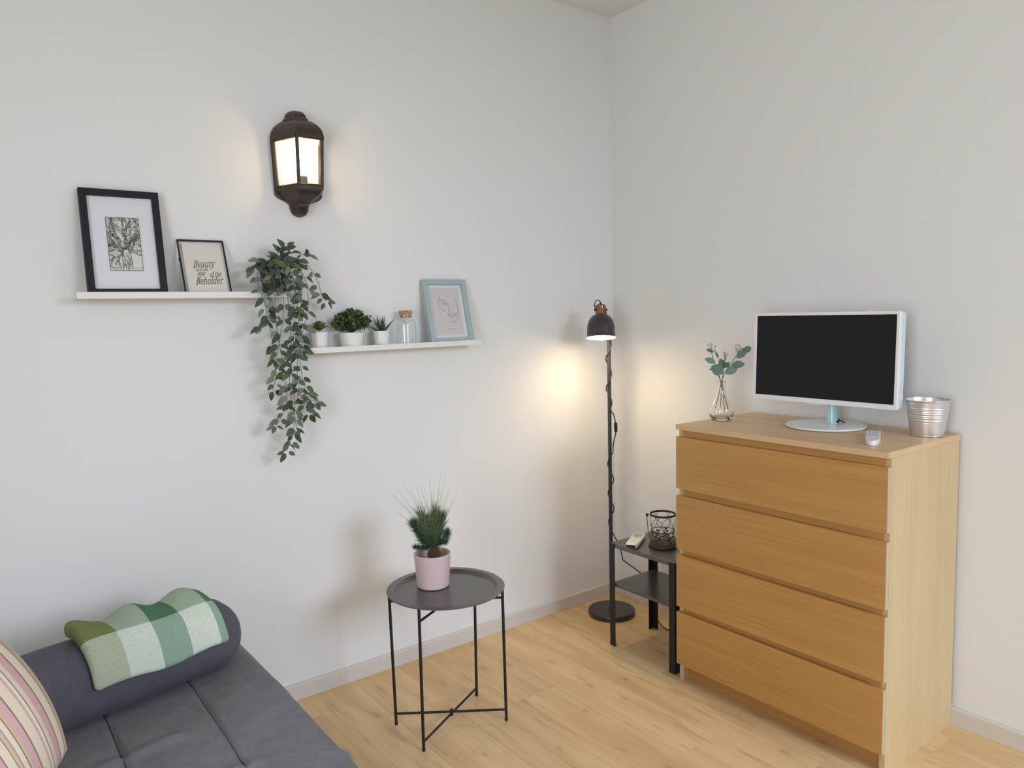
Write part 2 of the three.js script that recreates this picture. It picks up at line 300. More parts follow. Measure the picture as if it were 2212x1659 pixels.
// ------------------------------------------------------------------ leaves and plants
function leafGeo(L, W, fold, curl, belly = 0.42) {                 // base at the origin, along +y, upper side +z
  const N = 6, P = [], U = [], I = [];
  for (let i = 0; i <= N; i++) {
    const v = i / N, y = L * v, hw = W / 2 * Math.pow(Math.sin(Math.PI * Math.pow(v, Math.log(0.5) / Math.log(belly))), 0.85) * (i === N ? 0 : 1), z = -curl * v * v * L;
    P.push(-hw, y, z + fold * hw, 0, y, z, hw, y, z + fold * hw); U.push(0, v, 0.5, v, 1, v);
  }
  for (let i = 0; i < N; i++) { const a = i * 3; I.push(a, a + 1, a + 4, a, a + 4, a + 3, a + 1, a + 2, a + 5, a + 1, a + 5, a + 4); }
  const g = new THREE.BufferGeometry(); g.setAttribute('position', new THREE.Float32BufferAttribute(P, 3)); g.setAttribute('uv', new THREE.Float32BufferAttribute(U, 2)); g.setIndex(I); g.computeVertexNormals(); return g;
}
function basisQuat(dir, normal) { const y = dir.clone().normalize(), z = normal.clone().addScaledVector(y, -normal.dot(y)).normalize(), x = y.clone().cross(z); return new THREE.Quaternion().setFromRotationMatrix(new THREE.Matrix4().makeBasis(x, y, z)); }
const leafMat = (r, g, b, rough = 0.5) => phys({ color: new THREE.Color(r, g, b), roughness: rough, transmission: 0, side: THREE.DoubleSide });

// glass vase with eucalyptus
{
  const t = thing('vase', 'clear pear-shaped glass vase with a narrow neck on the chest left of the television', 'vase', [-0.2753, 1.0003, 0.8608]);
  const out = [[0, 0], [0.028, 0], [0.0335, 0.002], [0.040, 0.012], [0.0445, 0.026], [0.0455, 0.037], [0.043, 0.05], [0.036, 0.066], [0.027, 0.082], [0.0195, 0.1], [0.0155, 0.12], [0.0145, 0.138], [0.0155, 0.15], [0.018, 0.158]];
  const inn = [[0.0165, 0.158], [0.0138, 0.15], [0.0125, 0.138], [0.0135, 0.12], [0.0175, 0.1], [0.025, 0.082], [0.034, 0.066], [0.041, 0.05], [0.0435, 0.037], [0.042, 0.026], [0.036, 0.014], [0.026, 0.009], [0, 0.008]];
  const sm = (pts, n) => new THREE.SplineCurve(pts.map((p) => new THREE.Vector2(...p))).getPoints(n).map((p) => [Math.max(p.x, 0), p.y]);
  part('vase_body', lathe([...sm(out, 50), ...sm(inn, 46)], 64).scale(1.03, 0.94, 1.03), M.glass, t);
}
{
  const t = thing('eucalyptus_bunch', 'artificial eucalyptus sprigs with round green leaves standing in the glass vase', 'sprig', [-0.2753, 1.0003, 0.8608]);
  const stemM = std({ color: new THREE.Color(0.16, 0.10, 0.065), roughness: 0.8 }), greens = [leafMat(0.085, 0.165, 0.115), leafMat(0.12, 0.21, 0.15), leafMat(0.07, 0.14, 0.075), leafMat(0.17, 0.25, 0.19)];
  // picture-right is the direction (0.8, 0, 0.6); d(a, h, k) = a along it, height h, k towards the camera
  const d = (a, h, k = 0) => [a * 0.797 - k * 0.603, h, a * 0.603 + k * 0.797];
  const stems = [[[0.028, 0.04], [0.008, 0.11], [-0.004, 0.155], [-0.02, 0.2], [-0.034, 0.25], [-0.04, 0.285]], [[-0.022, 0.045], [-0.008, 0.105], [0.002, 0.15], [0.018, 0.19], [0.04, 0.22], [0.066, 0.255], [0.088, 0.27]], [[0.012, 0.03], [0.006, 0.11], [0.004, 0.16], [0.008, 0.2], [0.014, 0.235], [0.012, 0.26]], [[-0.004, 0.05], [-0.002, 0.12], [-0.006, 0.16], [-0.014, 0.18], [-0.03, 0.195]]];
  const st = stems.map((s, i) => part('stem', tube(s.map(([a, h]) => d(a, h, i * 0.003 - 0.004)), 0.0014, 28, 6), stemM, t));
  const leaf = (parent, a, h, angle, L, W, m, tiltN = [0, 0], k = 0.004) => {
    const dir = V(...d(Math.cos(angle), Math.sin(angle), tiltN[1])), n = V(...d(tiltN[0], 0.25, 1));
    const g = part('leaf', leafGeo(L, W, 0.10, 0.12, 0.5), greens[m], parent); g.position.set(...d(a, h, k)); g.quaternion.copy(basisQuat(dir, n));
  };
  leaf(st[0], -0.022, 0.222, 2.75, 0.046, 0.024, 1, [0.1, 0.1]); leaf(st[0], -0.03, 0.262, 2.7, 0.038, 0.012, 2, [0, 0.4]); leaf(st[0], -0.012, 0.238, 2.0, 0.03, 0.014, 2, [0.8, 0.2]);
  leaf(st[2], 0.006, 0.182, 2.62, 0.056, 0.046, 0, [-0.25, 0.1], 0.012); leaf(st[2], 0.008, 0.2, 1.9, 0.04, 0.03, 2, [0.3, 0.1], 0.0); leaf(st[2], 0.012, 0.2, 0.9, 0.03, 0.02, 2, [-0.5, 0.1], -0.006);
  leaf(st[1], 0.012, 0.178, 0.55, 0.058, 0.033, 1, [0.15, 0.1], 0.01); leaf(st[1], 0.036, 0.214, 0.02, 0.052, 0.029, 0, [0.2, 0.2], 0.008); leaf(st[1], 0.058, 0.236, 0.85, 0.056, 0.032, 0, [-0.3, 0.1], 0.004); leaf(st[1], 0.082, 0.262, 0.55, 0.034, 0.026, 2, [0.3, 0.3], 0.006); leaf(st[1], 0.034, 0.2, 0.45, 0.05, 0.026, 1, [0.4, 0.1], 0.002);
  leaf(st[3], -0.03, 0.195, 3.0, 0.018, 0.007, 2, [0.2, 0.1]);
  const bud = std({ color: new THREE.Color(0.52, 0.40, 0.34), roughness: 0.8 });
  for (const [par, a, h] of [[0, -0.037, 0.272], [2, 0.012, 0.238], [1, 0.062, 0.272]]) {
    const g = []; for (let j = 0; j < 11; j++) { const x = a + rr(-0.014, 0.014), y = h + rr(-0.006, 0.024), k = rr(-0.01, 0.01); g.push(new THREE.SphereGeometry(rr(0.0022, 0.0036), 8, 6).scale(1, 1.4, 1).translate(...d(x, y, k)), rod(d(a, h - 0.012), d(x, y, k), 0.0005, 5)); }
    part('bud_cluster', g, bud, st[par], 'pinkish bud cluster');
  }
}

// potted pine on the tray table
const TRAY = { x: -1.3225, z: 0.4995, y: 0.4895 };
{
  const t = thing('potted_pine', 'small artificial pine with grass and cone in a pink pot on the tray table', 'potted plant', [-1.339, 0.4805, 0.4424]);
  const pink = phys({ color: new THREE.Color(0.64, 0.48, 0.475), roughness: 0.5 });
  part('pot', lathe([[0, 0], [0.052, 0], [0.055, 0.002], [0.0562, 0.006], [0.0648, 0.116], [0.0645, 0.1185], [0.0628, 0.1195], [0.0608, 0.1185], [0.0602, 0.114], [0.0525, 0.012], [0, 0.01]], 64), pink, t, 'pale pink ceramic pot');
  part('soil', lathe([[0, 0.075], [0.03, 0.074], [0.0562, 0.07]], 32), std({ color: new THREE.Color(0.45, 0.28, 0.2), roughness: 1 }), t);
  const needleM = [std({ color: new THREE.Color(0.08, 0.15, 0.085), roughness: 0.6, side: THREE.DoubleSide }), std({ color: new THREE.Color(0.13, 0.185, 0.08), roughness: 0.6, side: THREE.DoubleSide }), std({ color: new THREE.Color(0.05, 0.105, 0.08), roughness: 0.6, side: THREE.DoubleSide })];
  const needle = (b, e, w) => { // a slim three-sided spike
    const q = new THREE.ConeGeometry(w, b.distanceTo(e), 3, 1, true).translate(0, b.distanceTo(e) / 2, 0); q.applyQuaternion(new THREE.Quaternion().setFromUnitVectors(V(0, 1, 0), e.clone().sub(b).normalize())); return q.translate(b.x, b.y, b.z);
  };
  const d = (a, h, k = 0) => V(a * 0.857 - k * 0.515, h, a * 0.515 + k * 0.857);   // a to the right as the camera sees it
  const sprig = (pts, n, len, m, spread = 0.9) => {
    const c = curve(pts.map((p) => d(...p))), g = [new THREE.TubeGeometry(c, 10, 0.0016, 5)];
    for (let i = 0; i < n * 1.7; i++) { const u = rr(0.12, 1), b = c.getPoint(u), tg = c.getTangent(u), o = V(rr(-1, 1), rr(-1, 1), rr(-1, 1)).normalize(); const e = b.clone().addScaledVector(tg.multiplyScalar(0.75).addScaledVector(o, spread).normalize(), len * rr(0.9, 1.45)); g.push(needle(b, e, 0.0011)); }
    const s = part('pine_sprig', g, needleM[m], t); s.userData.kind = 'stuff'; return s;
  };
  sprig([[0, 0.14], [-0.02, 0.16], [-0.045, 0.205], [-0.06, 0.235]], 330, 0.022, 0); sprig([[0, 0.14], [0.0, 0.16], [-0.012, 0.2], [-0.015, 0.245]], 340, 0.026, 1, 0.7); sprig([[0, 0.14], [0.012, 0.16], [0.022, 0.21], [0.028, 0.25]], 300, 0.028, 0, 0.6);
  sprig([[0.0, 0.14], [0.025, 0.155], [0.048, 0.17], [0.056, 0.192]], 330, 0.02, 2); sprig([[0, 0.14], [-0.02, 0.138], [-0.042, 0.14], [-0.06, 0.143]], 230, 0.015, 2); sprig([[0, 0.14], [0.004, 0.155, 0.02], [0.002, 0.17, 0.03], [-0.004, 0.19, 0.034]], 320, 0.022, 0);
  sprig([[0, 0.14], [-0.012, 0.16, 0.01], [-0.028, 0.19, 0.012], [-0.035, 0.215, 0.01]], 300, 0.024, 0); sprig([[0.0, 0.14], [0.03, 0.158, 0.012], [0.046, 0.165, 0.02]], 240, 0.018, 0);
  sprig([[0, 0.145, 0.01], [-0.008, 0.165, 0.016], [-0.024, 0.21, 0.016], [-0.032, 0.25, 0.01]], 240, 0.045, 1, 0.35); sprig([[0, 0.145, 0.0], [0.004, 0.17, 0.012], [0.008, 0.21, 0.012], [0.012, 0.255, 0.0]], 260, 0.048, 1, 0.35); sprig([[-0.01, 0.145, 0.01], [-0.03, 0.165, 0.01], [-0.05, 0.2, 0.0], [-0.062, 0.225, 0.0]], 200, 0.03, 0, 0.6); sprig([[0.01, 0.145, 0], [0.022, 0.17, -0.004], [0.034, 0.21, -0.006], [0.038, 0.24, -0.008]], 200, 0.04, 0, 0.4);
  const straw = std({ color: new THREE.Color(0.22, 0.25, 0.12), roughness: 0.7, side: THREE.DoubleSide });
  const blades = [[-0.14, 0.345], [-0.115, 0.35], [-0.09, 0.38], [-0.07, 0.36], [-0.06, 0.32], [-0.045, 0.33], [-0.03, 0.305], [-0.015, 0.3], [0.0, 0.39], [0.005, 0.33], [0.02, 0.31], [0.03, 0.36], [0.04, 0.395], [0.055, 0.4], [0.06, 0.34], [0.075, 0.36], [0.1, 0.34], [0.035, 0.3], [-0.125, 0.275], [0.07, 0.28], [-0.08, 0.29], [-0.1, 0.31], [0.012, 0.35], [-0.02, 0.35], [0.045, 0.32], [-0.05, 0.36], [0.09, 0.31], [-0.035, 0.37]];
  blades.forEach(([a, h], i) => {
    const k = rr(-0.03, 0.03), c = curve([d(rr(-0.01, 0.014), 0.14, 0), d(a * 0.42 + 0.004, 0.14 + (h - 0.14) * 0.5, k * 0.5), d(a, h, k)]), g = [], N = 8;
    for (let j = 0; j < N; j++) { const w = 0.0011 * (1 - j / N) + 0.00025, w2 = 0.0011 * (1 - (j + 1) / N) + 0.0002; const A = c.getPoint(j / N), B = c.getPoint((j + 1) / N), L = A.distanceTo(B); const q = new THREE.CylinderGeometry(w2, w, L, 4, 1, true).applyQuaternion(new THREE.Quaternion().setFromUnitVectors(V(0, 1, 0), B.clone().sub(A).normalize())); g.push(q.translate((A.x + B.x) / 2, (A.y + B.y) / 2, (A.z + B.z) / 2)); }
    part('grass_blade', g, i % 3 ? straw : needleM[1], t);
  });
  const coneM = std({ color: new THREE.Color(0.13, 0.065, 0.035), roughness: 0.75 }), cone = [];
  for (let k = 0; k < 9; k++) { const y = 0.086 + k * 0.0045, r = 0.019 * Math.sin(Math.PI * (0.22 + 0.7 * k / 9)); for (let j = 0; j < 8; j++) { const a = (j + (k % 2) / 2) / 8 * Math.PI * 2; cone.push(new THREE.SphereGeometry(0.0062, 7, 5).scale(1, 0.45, 1.25).rotateX(-0.4).translate(0, 0, r).rotateY(a).translate(0, y, 0)); } }
  cone.push(new THREE.SphereGeometry(0.015, 12, 8).scale(1, 1.3, 1).translate(0, 0.104, 0));
  part('pine_cone', cone, coneM, t).position.set(-0.006, 0.016, 0.024);
  part('trunk', rod([0, 0.06, 0], [0, 0.145, 0], 0.004, 8), coneM, t);
}

// ------------------------------------------------------------------ round tray table
{
  const t = thing('tray_table', 'black metal side table with a round rimmed tray and crossed legs', 'side table', [TRAY.x, 0, TRAY.z]);
  const H = TRAY.y, f = 0.4795;                                     // rim and tray floor
  part('tray', lathe([[0, f], [0.168, f], [0.1715, f + 0.0006], [0.174, f + 0.0028], [0.176, H - 0.002], [0.1785, H - 0.0003], [0.182, H], [0.2015, H - 0.0012], [0.2045, H - 0.0025], [0.205, H - 0.004], [0.2042, H - 0.005], [0.2, H - 0.0035], [0.18, H - 0.0022], [0.1745, f - 0.0005], [0.17, f - 0.0015], [0, f - 0.0015]], 96), M.blackSatin, t);
  const feet = [[-0.162, -0.0975], [-0.169, 0.1035], [0.1535, 0.127], [0.1695, -0.0815]], top = (p) => { const l = Math.hypot(...p), k = 0.1965 / l; return [p[0] * k, p[1] * k]; };
  const legs = feet.map((p) => part('leg', [rod([p[0], 0.003, p[1]], [top(p)[0], H - 0.006, top(p)[1]], 0.0052, 14)], M.black, t));
  feet.forEach((p, i) => part('foot_cap', rod([p[0], 0.0003, p[1]], [p[0], 0.008, p[1]], 0.0056, 14), M.black, legs[i]));
  for (const [a, b, y] of [[0, 2, 0.040], [1, 3, 0.031]]) {
    part('cross_bar', rod([feet[a][0], y, feet[a][1]], [feet[b][0], y, feet[b][1]], 0.0042), M.black, t);
    part('upper_bar', rod([top(feet[a])[0], 0.4475 + (a ? -0.007 : 0), top(feet[a])[1]], [top(feet[b])[0], 0.4475 + (a ? -0.007 : 0), top(feet[b])[1]], 0.0042), M.black, t);
  }
  part('pivot', rod([-0.001, 0.024, 0.0125], [-0.001, 0.047, 0.0125], 0.0055), M.black, t);
}

// ------------------------------------------------------------------ floor lamp
{
  const bx = -0.2215, bz = 0.192;
  const t = thing('floor_lamp', 'black reading floor lamp with a dome shade, lit, in the corner', 'floor lamp', [bx, 0, bz]);
  part('base', lathe([[0, 0.0003], [0.104, 0.0003], [0.1085, 0.003], [0.1095, 0.008], [0.1095, 0.019], [0.1075, 0.0235], [0.103, 0.0248], [0.0, 0.0258]], 80), M.lampBlack, t);
  part('pole', [rod([0, 0.02, 0], [0.0035, 1.40, -0.001], 0.0088, 16), lathe([[0.0088, 0.0255], [0.013, 0.0255], [0.013, 0.033], [0.0092, 0.036]], 24)], M.lampBlack, t);
  // the head: its own axes, shade rim at y = 0, tipped a little towards the room
  const head = new THREE.Group(); head.name = numbered('lamp_head'); head.position.set(-0.0775, 1.3105, 0.033); head.rotation.set(-0.15, 0, -0.135); t.add(head);
  const sh = [[0.0672, 0], [0.0668, 0.002], [0.0636, 0.008], [0.0628, 0.03], [0.0624, 0.043], [0.0614, 0.0435], [0.0614, 0.0445], [0.0622, 0.045]];
  for (let k = 0; k <= 14; k++) { const a = k / 14 * Math.PI / 2 * 0.8; sh.push([0.0222 + 0.0398 * Math.cos(a) ** 1.0 * (1 - 0.1 * Math.sin(a)), 0.046 + 0.056 * Math.sin(a) / Math.sin(Math.PI * 0.4)]); }
  sh.push([0.0225, 0.106]);
  const inner = sh.slice().reverse().map(([r, y]) => [Math.max(r - 0.0014, 0.02), y - (y > 0.05 ? 0.0012 : 0)]);
  const shade = part('lamp_shade', lathe(sh, 72), M.lampBlack, head, 'black metal dome shade');
  part('shade_lining', lathe([...inner, [0.067, 0]], 72), M.lampInside, shade, 'white shade lining');
  const neck = part('socket', lathe([[0, 0.1], [0.021, 0.1], [0.0222, 0.104], [0.0222, 0.112], [0.0212, 0.114], [0.0212, 0.136], [0.0222, 0.138], [0.0226, 0.147], [0.021, 0.1495], [0, 0.15]], 40), M.bronze, head, 'bronze coloured lamp socket');
  for (let k = 0; k < 9; k++) { const a = k / 9 * Math.PI * 2; part('socket_rib', box(-0.0018, 0.0018, 0.108, 0.146, 0.0205, 0.0238, 0.0012).rotateY(a), M.bronze, neck); }
  const sx = 0.8, sz = 0.6;
  part('yoke', [tube([[0.066, 0.03, -0.034], [0.062, 0.12, -0.03], [0.04, 0.138, -0.02], [0.018, 0.13, -0.0165]], 0.0042, 20, 8), tube([[0.04, 0.138, -0.02], [0.01, 0.136, -0.026], [-0.016, 0.13, -0.018]], 0.0036, 16, 8)], M.lampBlack, head);
  for (const s of [-1, 1]) part('side_screw', rod([s * 0.0215 * sx, 0.128, s * 0.0215 * sz], [s * 0.0295 * sx, 0.128, s * 0.0295 * sz], 0.0056, 16), M.black, head);
  part('cable_entry', [lathe([[0, 0.15], [0.0055, 0.15], [0.0055, 0.158], [0.003, 0.163], [0, 0.163]], 16), tube([[0, 0.16, 0], [-0.004, 0.171, -0.003], [-0.012, 0.172, -0.009], [-0.019, 0.162, -0.014], [-0.015, 0.148, -0.024], [0.03, 0.12, -0.034], [0.062, 0.1, -0.034]], 0.0022, 30, 8)], M.cord, head);
  const bulb = part('bulb', lathe([[0, -0.012], [0.013, -0.0095], [0.022, -0.002], [0.0255, 0.008], [0.023, 0.021], [0.0155, 0.034], [0.013, 0.05], [0, 0.05]], 32), std({ color: 0xffffff, emissive: new THREE.Color(1.0, 0.82, 0.55), emissiveIntensity: 9 }), head, 'glowing bulb');
  const lamp = new THREE.PointLight(WARM, FLOOR_LAMP_CD); lamp.position.set(0, 0.005, 0); lamp.castShadow = true; lamp.shadow.radius = 1.0; lamp.name = 'floor_lamp_light'; head.add(lamp);
  const beam = new THREE.SpotLight(WARM, FLOOR_LAMP_BEAM_CD, 0, 1.38, 1); beam.position.set(0, 0.004, 0); beam.target.position.set(0, -1, 0); beam.castShadow = true; beam.shadow.radius = 1.0; beam.name = 'floor_lamp_beam'; head.add(beam, beam.target);
  // flex wound round the pole with an in-line switch, then down to the wall
  const pts = [], add = (y, a, r) => pts.push([Math.cos(a) * r + 0.0025, y, Math.sin(a) * r]);
  for (let k = 0; k <= 22; k++) add(1.385 - k * 0.0185, 2.2 + k * 0.85, 0.0108 + 0.004 * Math.max(0, Math.sin(k * 0.85)));
  pts.push([0.012, 0.955, 0.014], [0.021, 0.915, 0.018], [0.023, 0.87, 0.018], [0.014, 0.82, 0.012]);
  for (let k = 0; k <= 30; k++) add(0.795 - k * 0.0138, 0.6 + k * 0.62, 0.0112 + 0.0045 * Math.max(0, Math.sin(k * 0.62 + 0.6)));
  pts.push([0.03, 0.34, 0.02], [0.075, 0.262, 0.0], [0.1, 0.235, -0.02], [0.13, 0.205, 0.0], [0.165, 0.165, 0.04], [0.172, 0.11, 0.09], [0.13, 0.06, 0.15], [0.06, 0.03, 0.23], [0.055, 0.004, 0.29], [0.11, 0.0035, 0.33], [0.17, 0.0035, 0.36]);
  const cord = part('power_cord', new THREE.TubeGeometry(curve(pts), 420, 0.0028, 6), M.cord, t);
  part('switch', softBox(0.013, 0.045, 0.014, 0.004, 4, 8, 4).rotateZ(0.05).translate(0.0225, 0.893, 0.0185), M.black, cord);
}

// ------------------------------------------------------------------ two-tier side table
{
  const t = thing('side_table', 'low black metal two-shelf side table between the lamp and the chest', 'side table', [-0.325, 0, 0.605]);
  const X = 0.132, Z = 0.176, F = 0.027, th = 0.003, H = 0.4497;
  part('table_top', box(-X, X, H - 0.018, H, -Z, Z, 0.002), M.blackSatin, t);
  part('lower_shelf', box(-X + 0.004, X - 0.004, 0.262, 0.2755, -Z + 0.004, Z - 0.004, 0.0015), M.blackSatin, t);
  for (const sx of [-1, 1]) for (const sz of [-1, 1]) {
    const x = sx * (X + 0.0005), z = sz * (Z + 0.0005);
    part('leg', [box(Math.min(x, x + sx * th), Math.max(x, x + sx * th), 0.0003, H - 0.001, Math.min(z + sz * th, z - sz * F), Math.max(z + sz * th, z - sz * F), 0.0008), box(Math.min(x, x - sx * F), Math.max(x, x - sx * F), 0.0003, H - 0.001, Math.min(z, z + sz * th), Math.max(z, z + sz * th), 0.0008)], M.black, t);
  }
}

// ------------------------------------------------------------------ wire lantern
{
  const t = thing('wire_lantern', 'dark wire candle lantern with a swing handle on the black side table', 'lantern', [-0.331, 0.4502, 0.611]);
  const iron = std({ color: new THREE.Color(0.04, 0.029, 0.024), roughness: 0.5, metalness: 0.3 }), R = 0.0505, H = 0.139;
  part('base_plate', lathe([[0, 0], [0.056, 0], [0.0585, 0.0015], [0.0585, 0.0085], [0.056, 0.011], [0, 0.011]], 48), iron, t);
  part('top_band', lathe([[R + 0.0005, H - 0.007], [R + 0.003, H - 0.006], [R + 0.003, H + 0.001], [R, H + 0.002], [R - 0.002, H + 0.001], [R - 0.002, H - 0.006], [R + 0.0005, H - 0.007]], 56), iron, t);
  part('middle_ring', ring(R - 0.002, 0.0016, 0.068), iron, t); part('lower_ring', ring(R - 0.002, 0.0016, 0.016), iron, t);
  for (let k = 0; k < 12; k++) {                                   // wires that bow from side to side
    const a0 = k / 12 * Math.PI * 2, p = []; for (let j = 0; j <= 16; j++) { const y = 0.012 + (H - 0.016) * j / 16, a = a0 + 0.27 * Math.sin(j / 16 * Math.PI * 3) * (k % 2 ? 1 : -1); p.push([Math.cos(a) * R, y, Math.sin(a) * R]); }
    part('wire', tube(p, 0.0009, 40, 6), iron, t);
  }
  const lf = leafGeo(0.013, 0.007, 0.3, 0.2), sprays = [];
  for (let k = 0; k < 8; k++) {
    const a = k / 8 * Math.PI * 2 + 0.2, p = [[Math.cos(a) * (R - 0.003), 0.012, Math.sin(a) * (R - 0.003)], [Math.cos(a + 0.1) * (R - 0.004), 0.04, Math.sin(a + 0.1) * (R - 0.004)], [Math.cos(a + 0.25) * (R - 0.003), 0.05 + rr(0, 0.018), Math.sin(a + 0.25) * (R - 0.003)]], c = curve(p), g = [tube(p, 0.0008, 12, 5)];
    for (let j = 0; j < 5; j++) { const b = c.getPoint(0.2 + j * 0.17), o = V(b.x, 0, b.z).normalize(), s = o.clone().cross(V(0, 1, 0)).multiplyScalar(j % 2 ? 1 : -1); g.push(lf.clone().applyQuaternion(basisQuat(s.add(V(0, rr(0.1, 0.9), 0)), o)).translate(b.x, b.y, b.z)); }
    sprays.push(g);
  }
  for (const g of sprays) part('leaf_spray', g, std({ color: new THREE.Color(0.055, 0.04, 0.032), roughness: 0.6, side: THREE.DoubleSide }), t);
  const w = [-0.797, 0, -0.603];                                    // towards the left as the camera sees it
  for (const s of [1, -1]) { const k = part('handle_knob', new THREE.SphereGeometry(0.0058, 12, 10).scale(1, 1.25, 1).translate(w[0] * s * 0.0655, H - 0.004, w[2] * s * 0.0655), iron, t); part('pin', rod([w[0] * s * R, H - 0.004, w[2] * s * R], [w[0] * s * 0.066, H - 0.004, w[2] * s * 0.066], 0.0015), iron, k); }
  const hp = []; for (let j = 0; j <= 20; j++) { const a = Math.PI * j / 20, s = Math.sign(Math.cos(a)) * Math.abs(Math.cos(a)) ** 0.6 * (1 + 0.25 * Math.sin(a) ** 2), dn = Math.sin(a); hp.push([w[0] * s * 0.066 - 0.62 * dn * 0.066, H - 0.006 - 0.113 * Math.pow(dn, 0.8), w[2] * s * 0.066 + 0.785 * dn * 0.066]); }
  part('handle', tube(hp, 0.0014, 48, 6), iron, t);
}

// ------------------------------------------------------------------ picture ledges
function ledge(x0, x1, y, label) {                                   // y = top edge of the front lip
  const t = thing('picture_ledge', label, 'wall shelf', [x0, y, 0], 0), L = x1 - x0, b = y < 1.4 ? 0.0135 : 0.0135;
  part('shelf_board', box(0, L, -0.021, -b, 0.0005, 0.1, 0.001), M.ledge, t);
  part('front_lip', box(0, L, -0.021, 0, 0.0905, 0.1015, 0.0012), M.ledge, t);
  part('back_rail', box(0, L, -b, -0.003, 0.0005, 0.0075, 0.001), M.ledge, t);
  return t;
}
ledge(-2.326, -1.668, 1.524, 'white narrow picture ledge, the upper left one under the wall lantern');
ledge(-1.648, -0.866, 1.3235, 'white narrow picture ledge, the lower right one carrying three small potted plants');

// ------------------------------------------------------------------ pictures
function leaning(name, label, x, y0, zb, zt, H, depth) {                    // a group whose own axes: x across, y up the picture, z out of it; foot at zb, head at zt
  const lean = Math.asin((zb - zt) / H), t = thing(name, label, 'picture', [x, y0 + depth * Math.sin(lean), zb]); t.rotation.x = -lean; return t;   // rests on its rear lower edge
}
function frameGeo(w, h, b, d, bev = 0.0012) {
  const s = new THREE.Shape([[-w / 2, 0], [w / 2, 0], [w / 2, h], [-w / 2, h]].map((q) => new THREE.Vector2(...q)));
  s.holes.push(new THREE.Path([[-w / 2 + b, b], [-w / 2 + b, h - b], [w / 2 - b, h - b], [w / 2 - b, b]].map((q) => new THREE.Vector2(...q))));
  return new THREE.ExtrudeGeometry(s, { depth: d - 2 * bev, bevelEnabled: true, bevelThickness: bev, bevelSize: bev, bevelOffset: -bev, bevelSegments: 2 }).translate(0, 0, -d + bev);
}
const sheet = (x0, x1, y0, y1, z) => new THREE.BoxGeometry(x1 - x0, y1 - y0, 0.0008).translate((x0 + x1) / 2, (y0 + y1) / 2, z);
const printed = (map) => std({ map, roughness: 0.85 });
function frontUV(g) { const p = g.attributes.position; g.computeBoundingBox(); const b = g.boundingBox, uv = g.attributes.uv; for (let i = 0; i < p.count; i++) uv.setXY(i, (p.getX(i) - b.min.x) / (b.max.x - b.min.x), (p.getY(i) - b.min.y) / (b.max.y - b.min.y)); return g; }
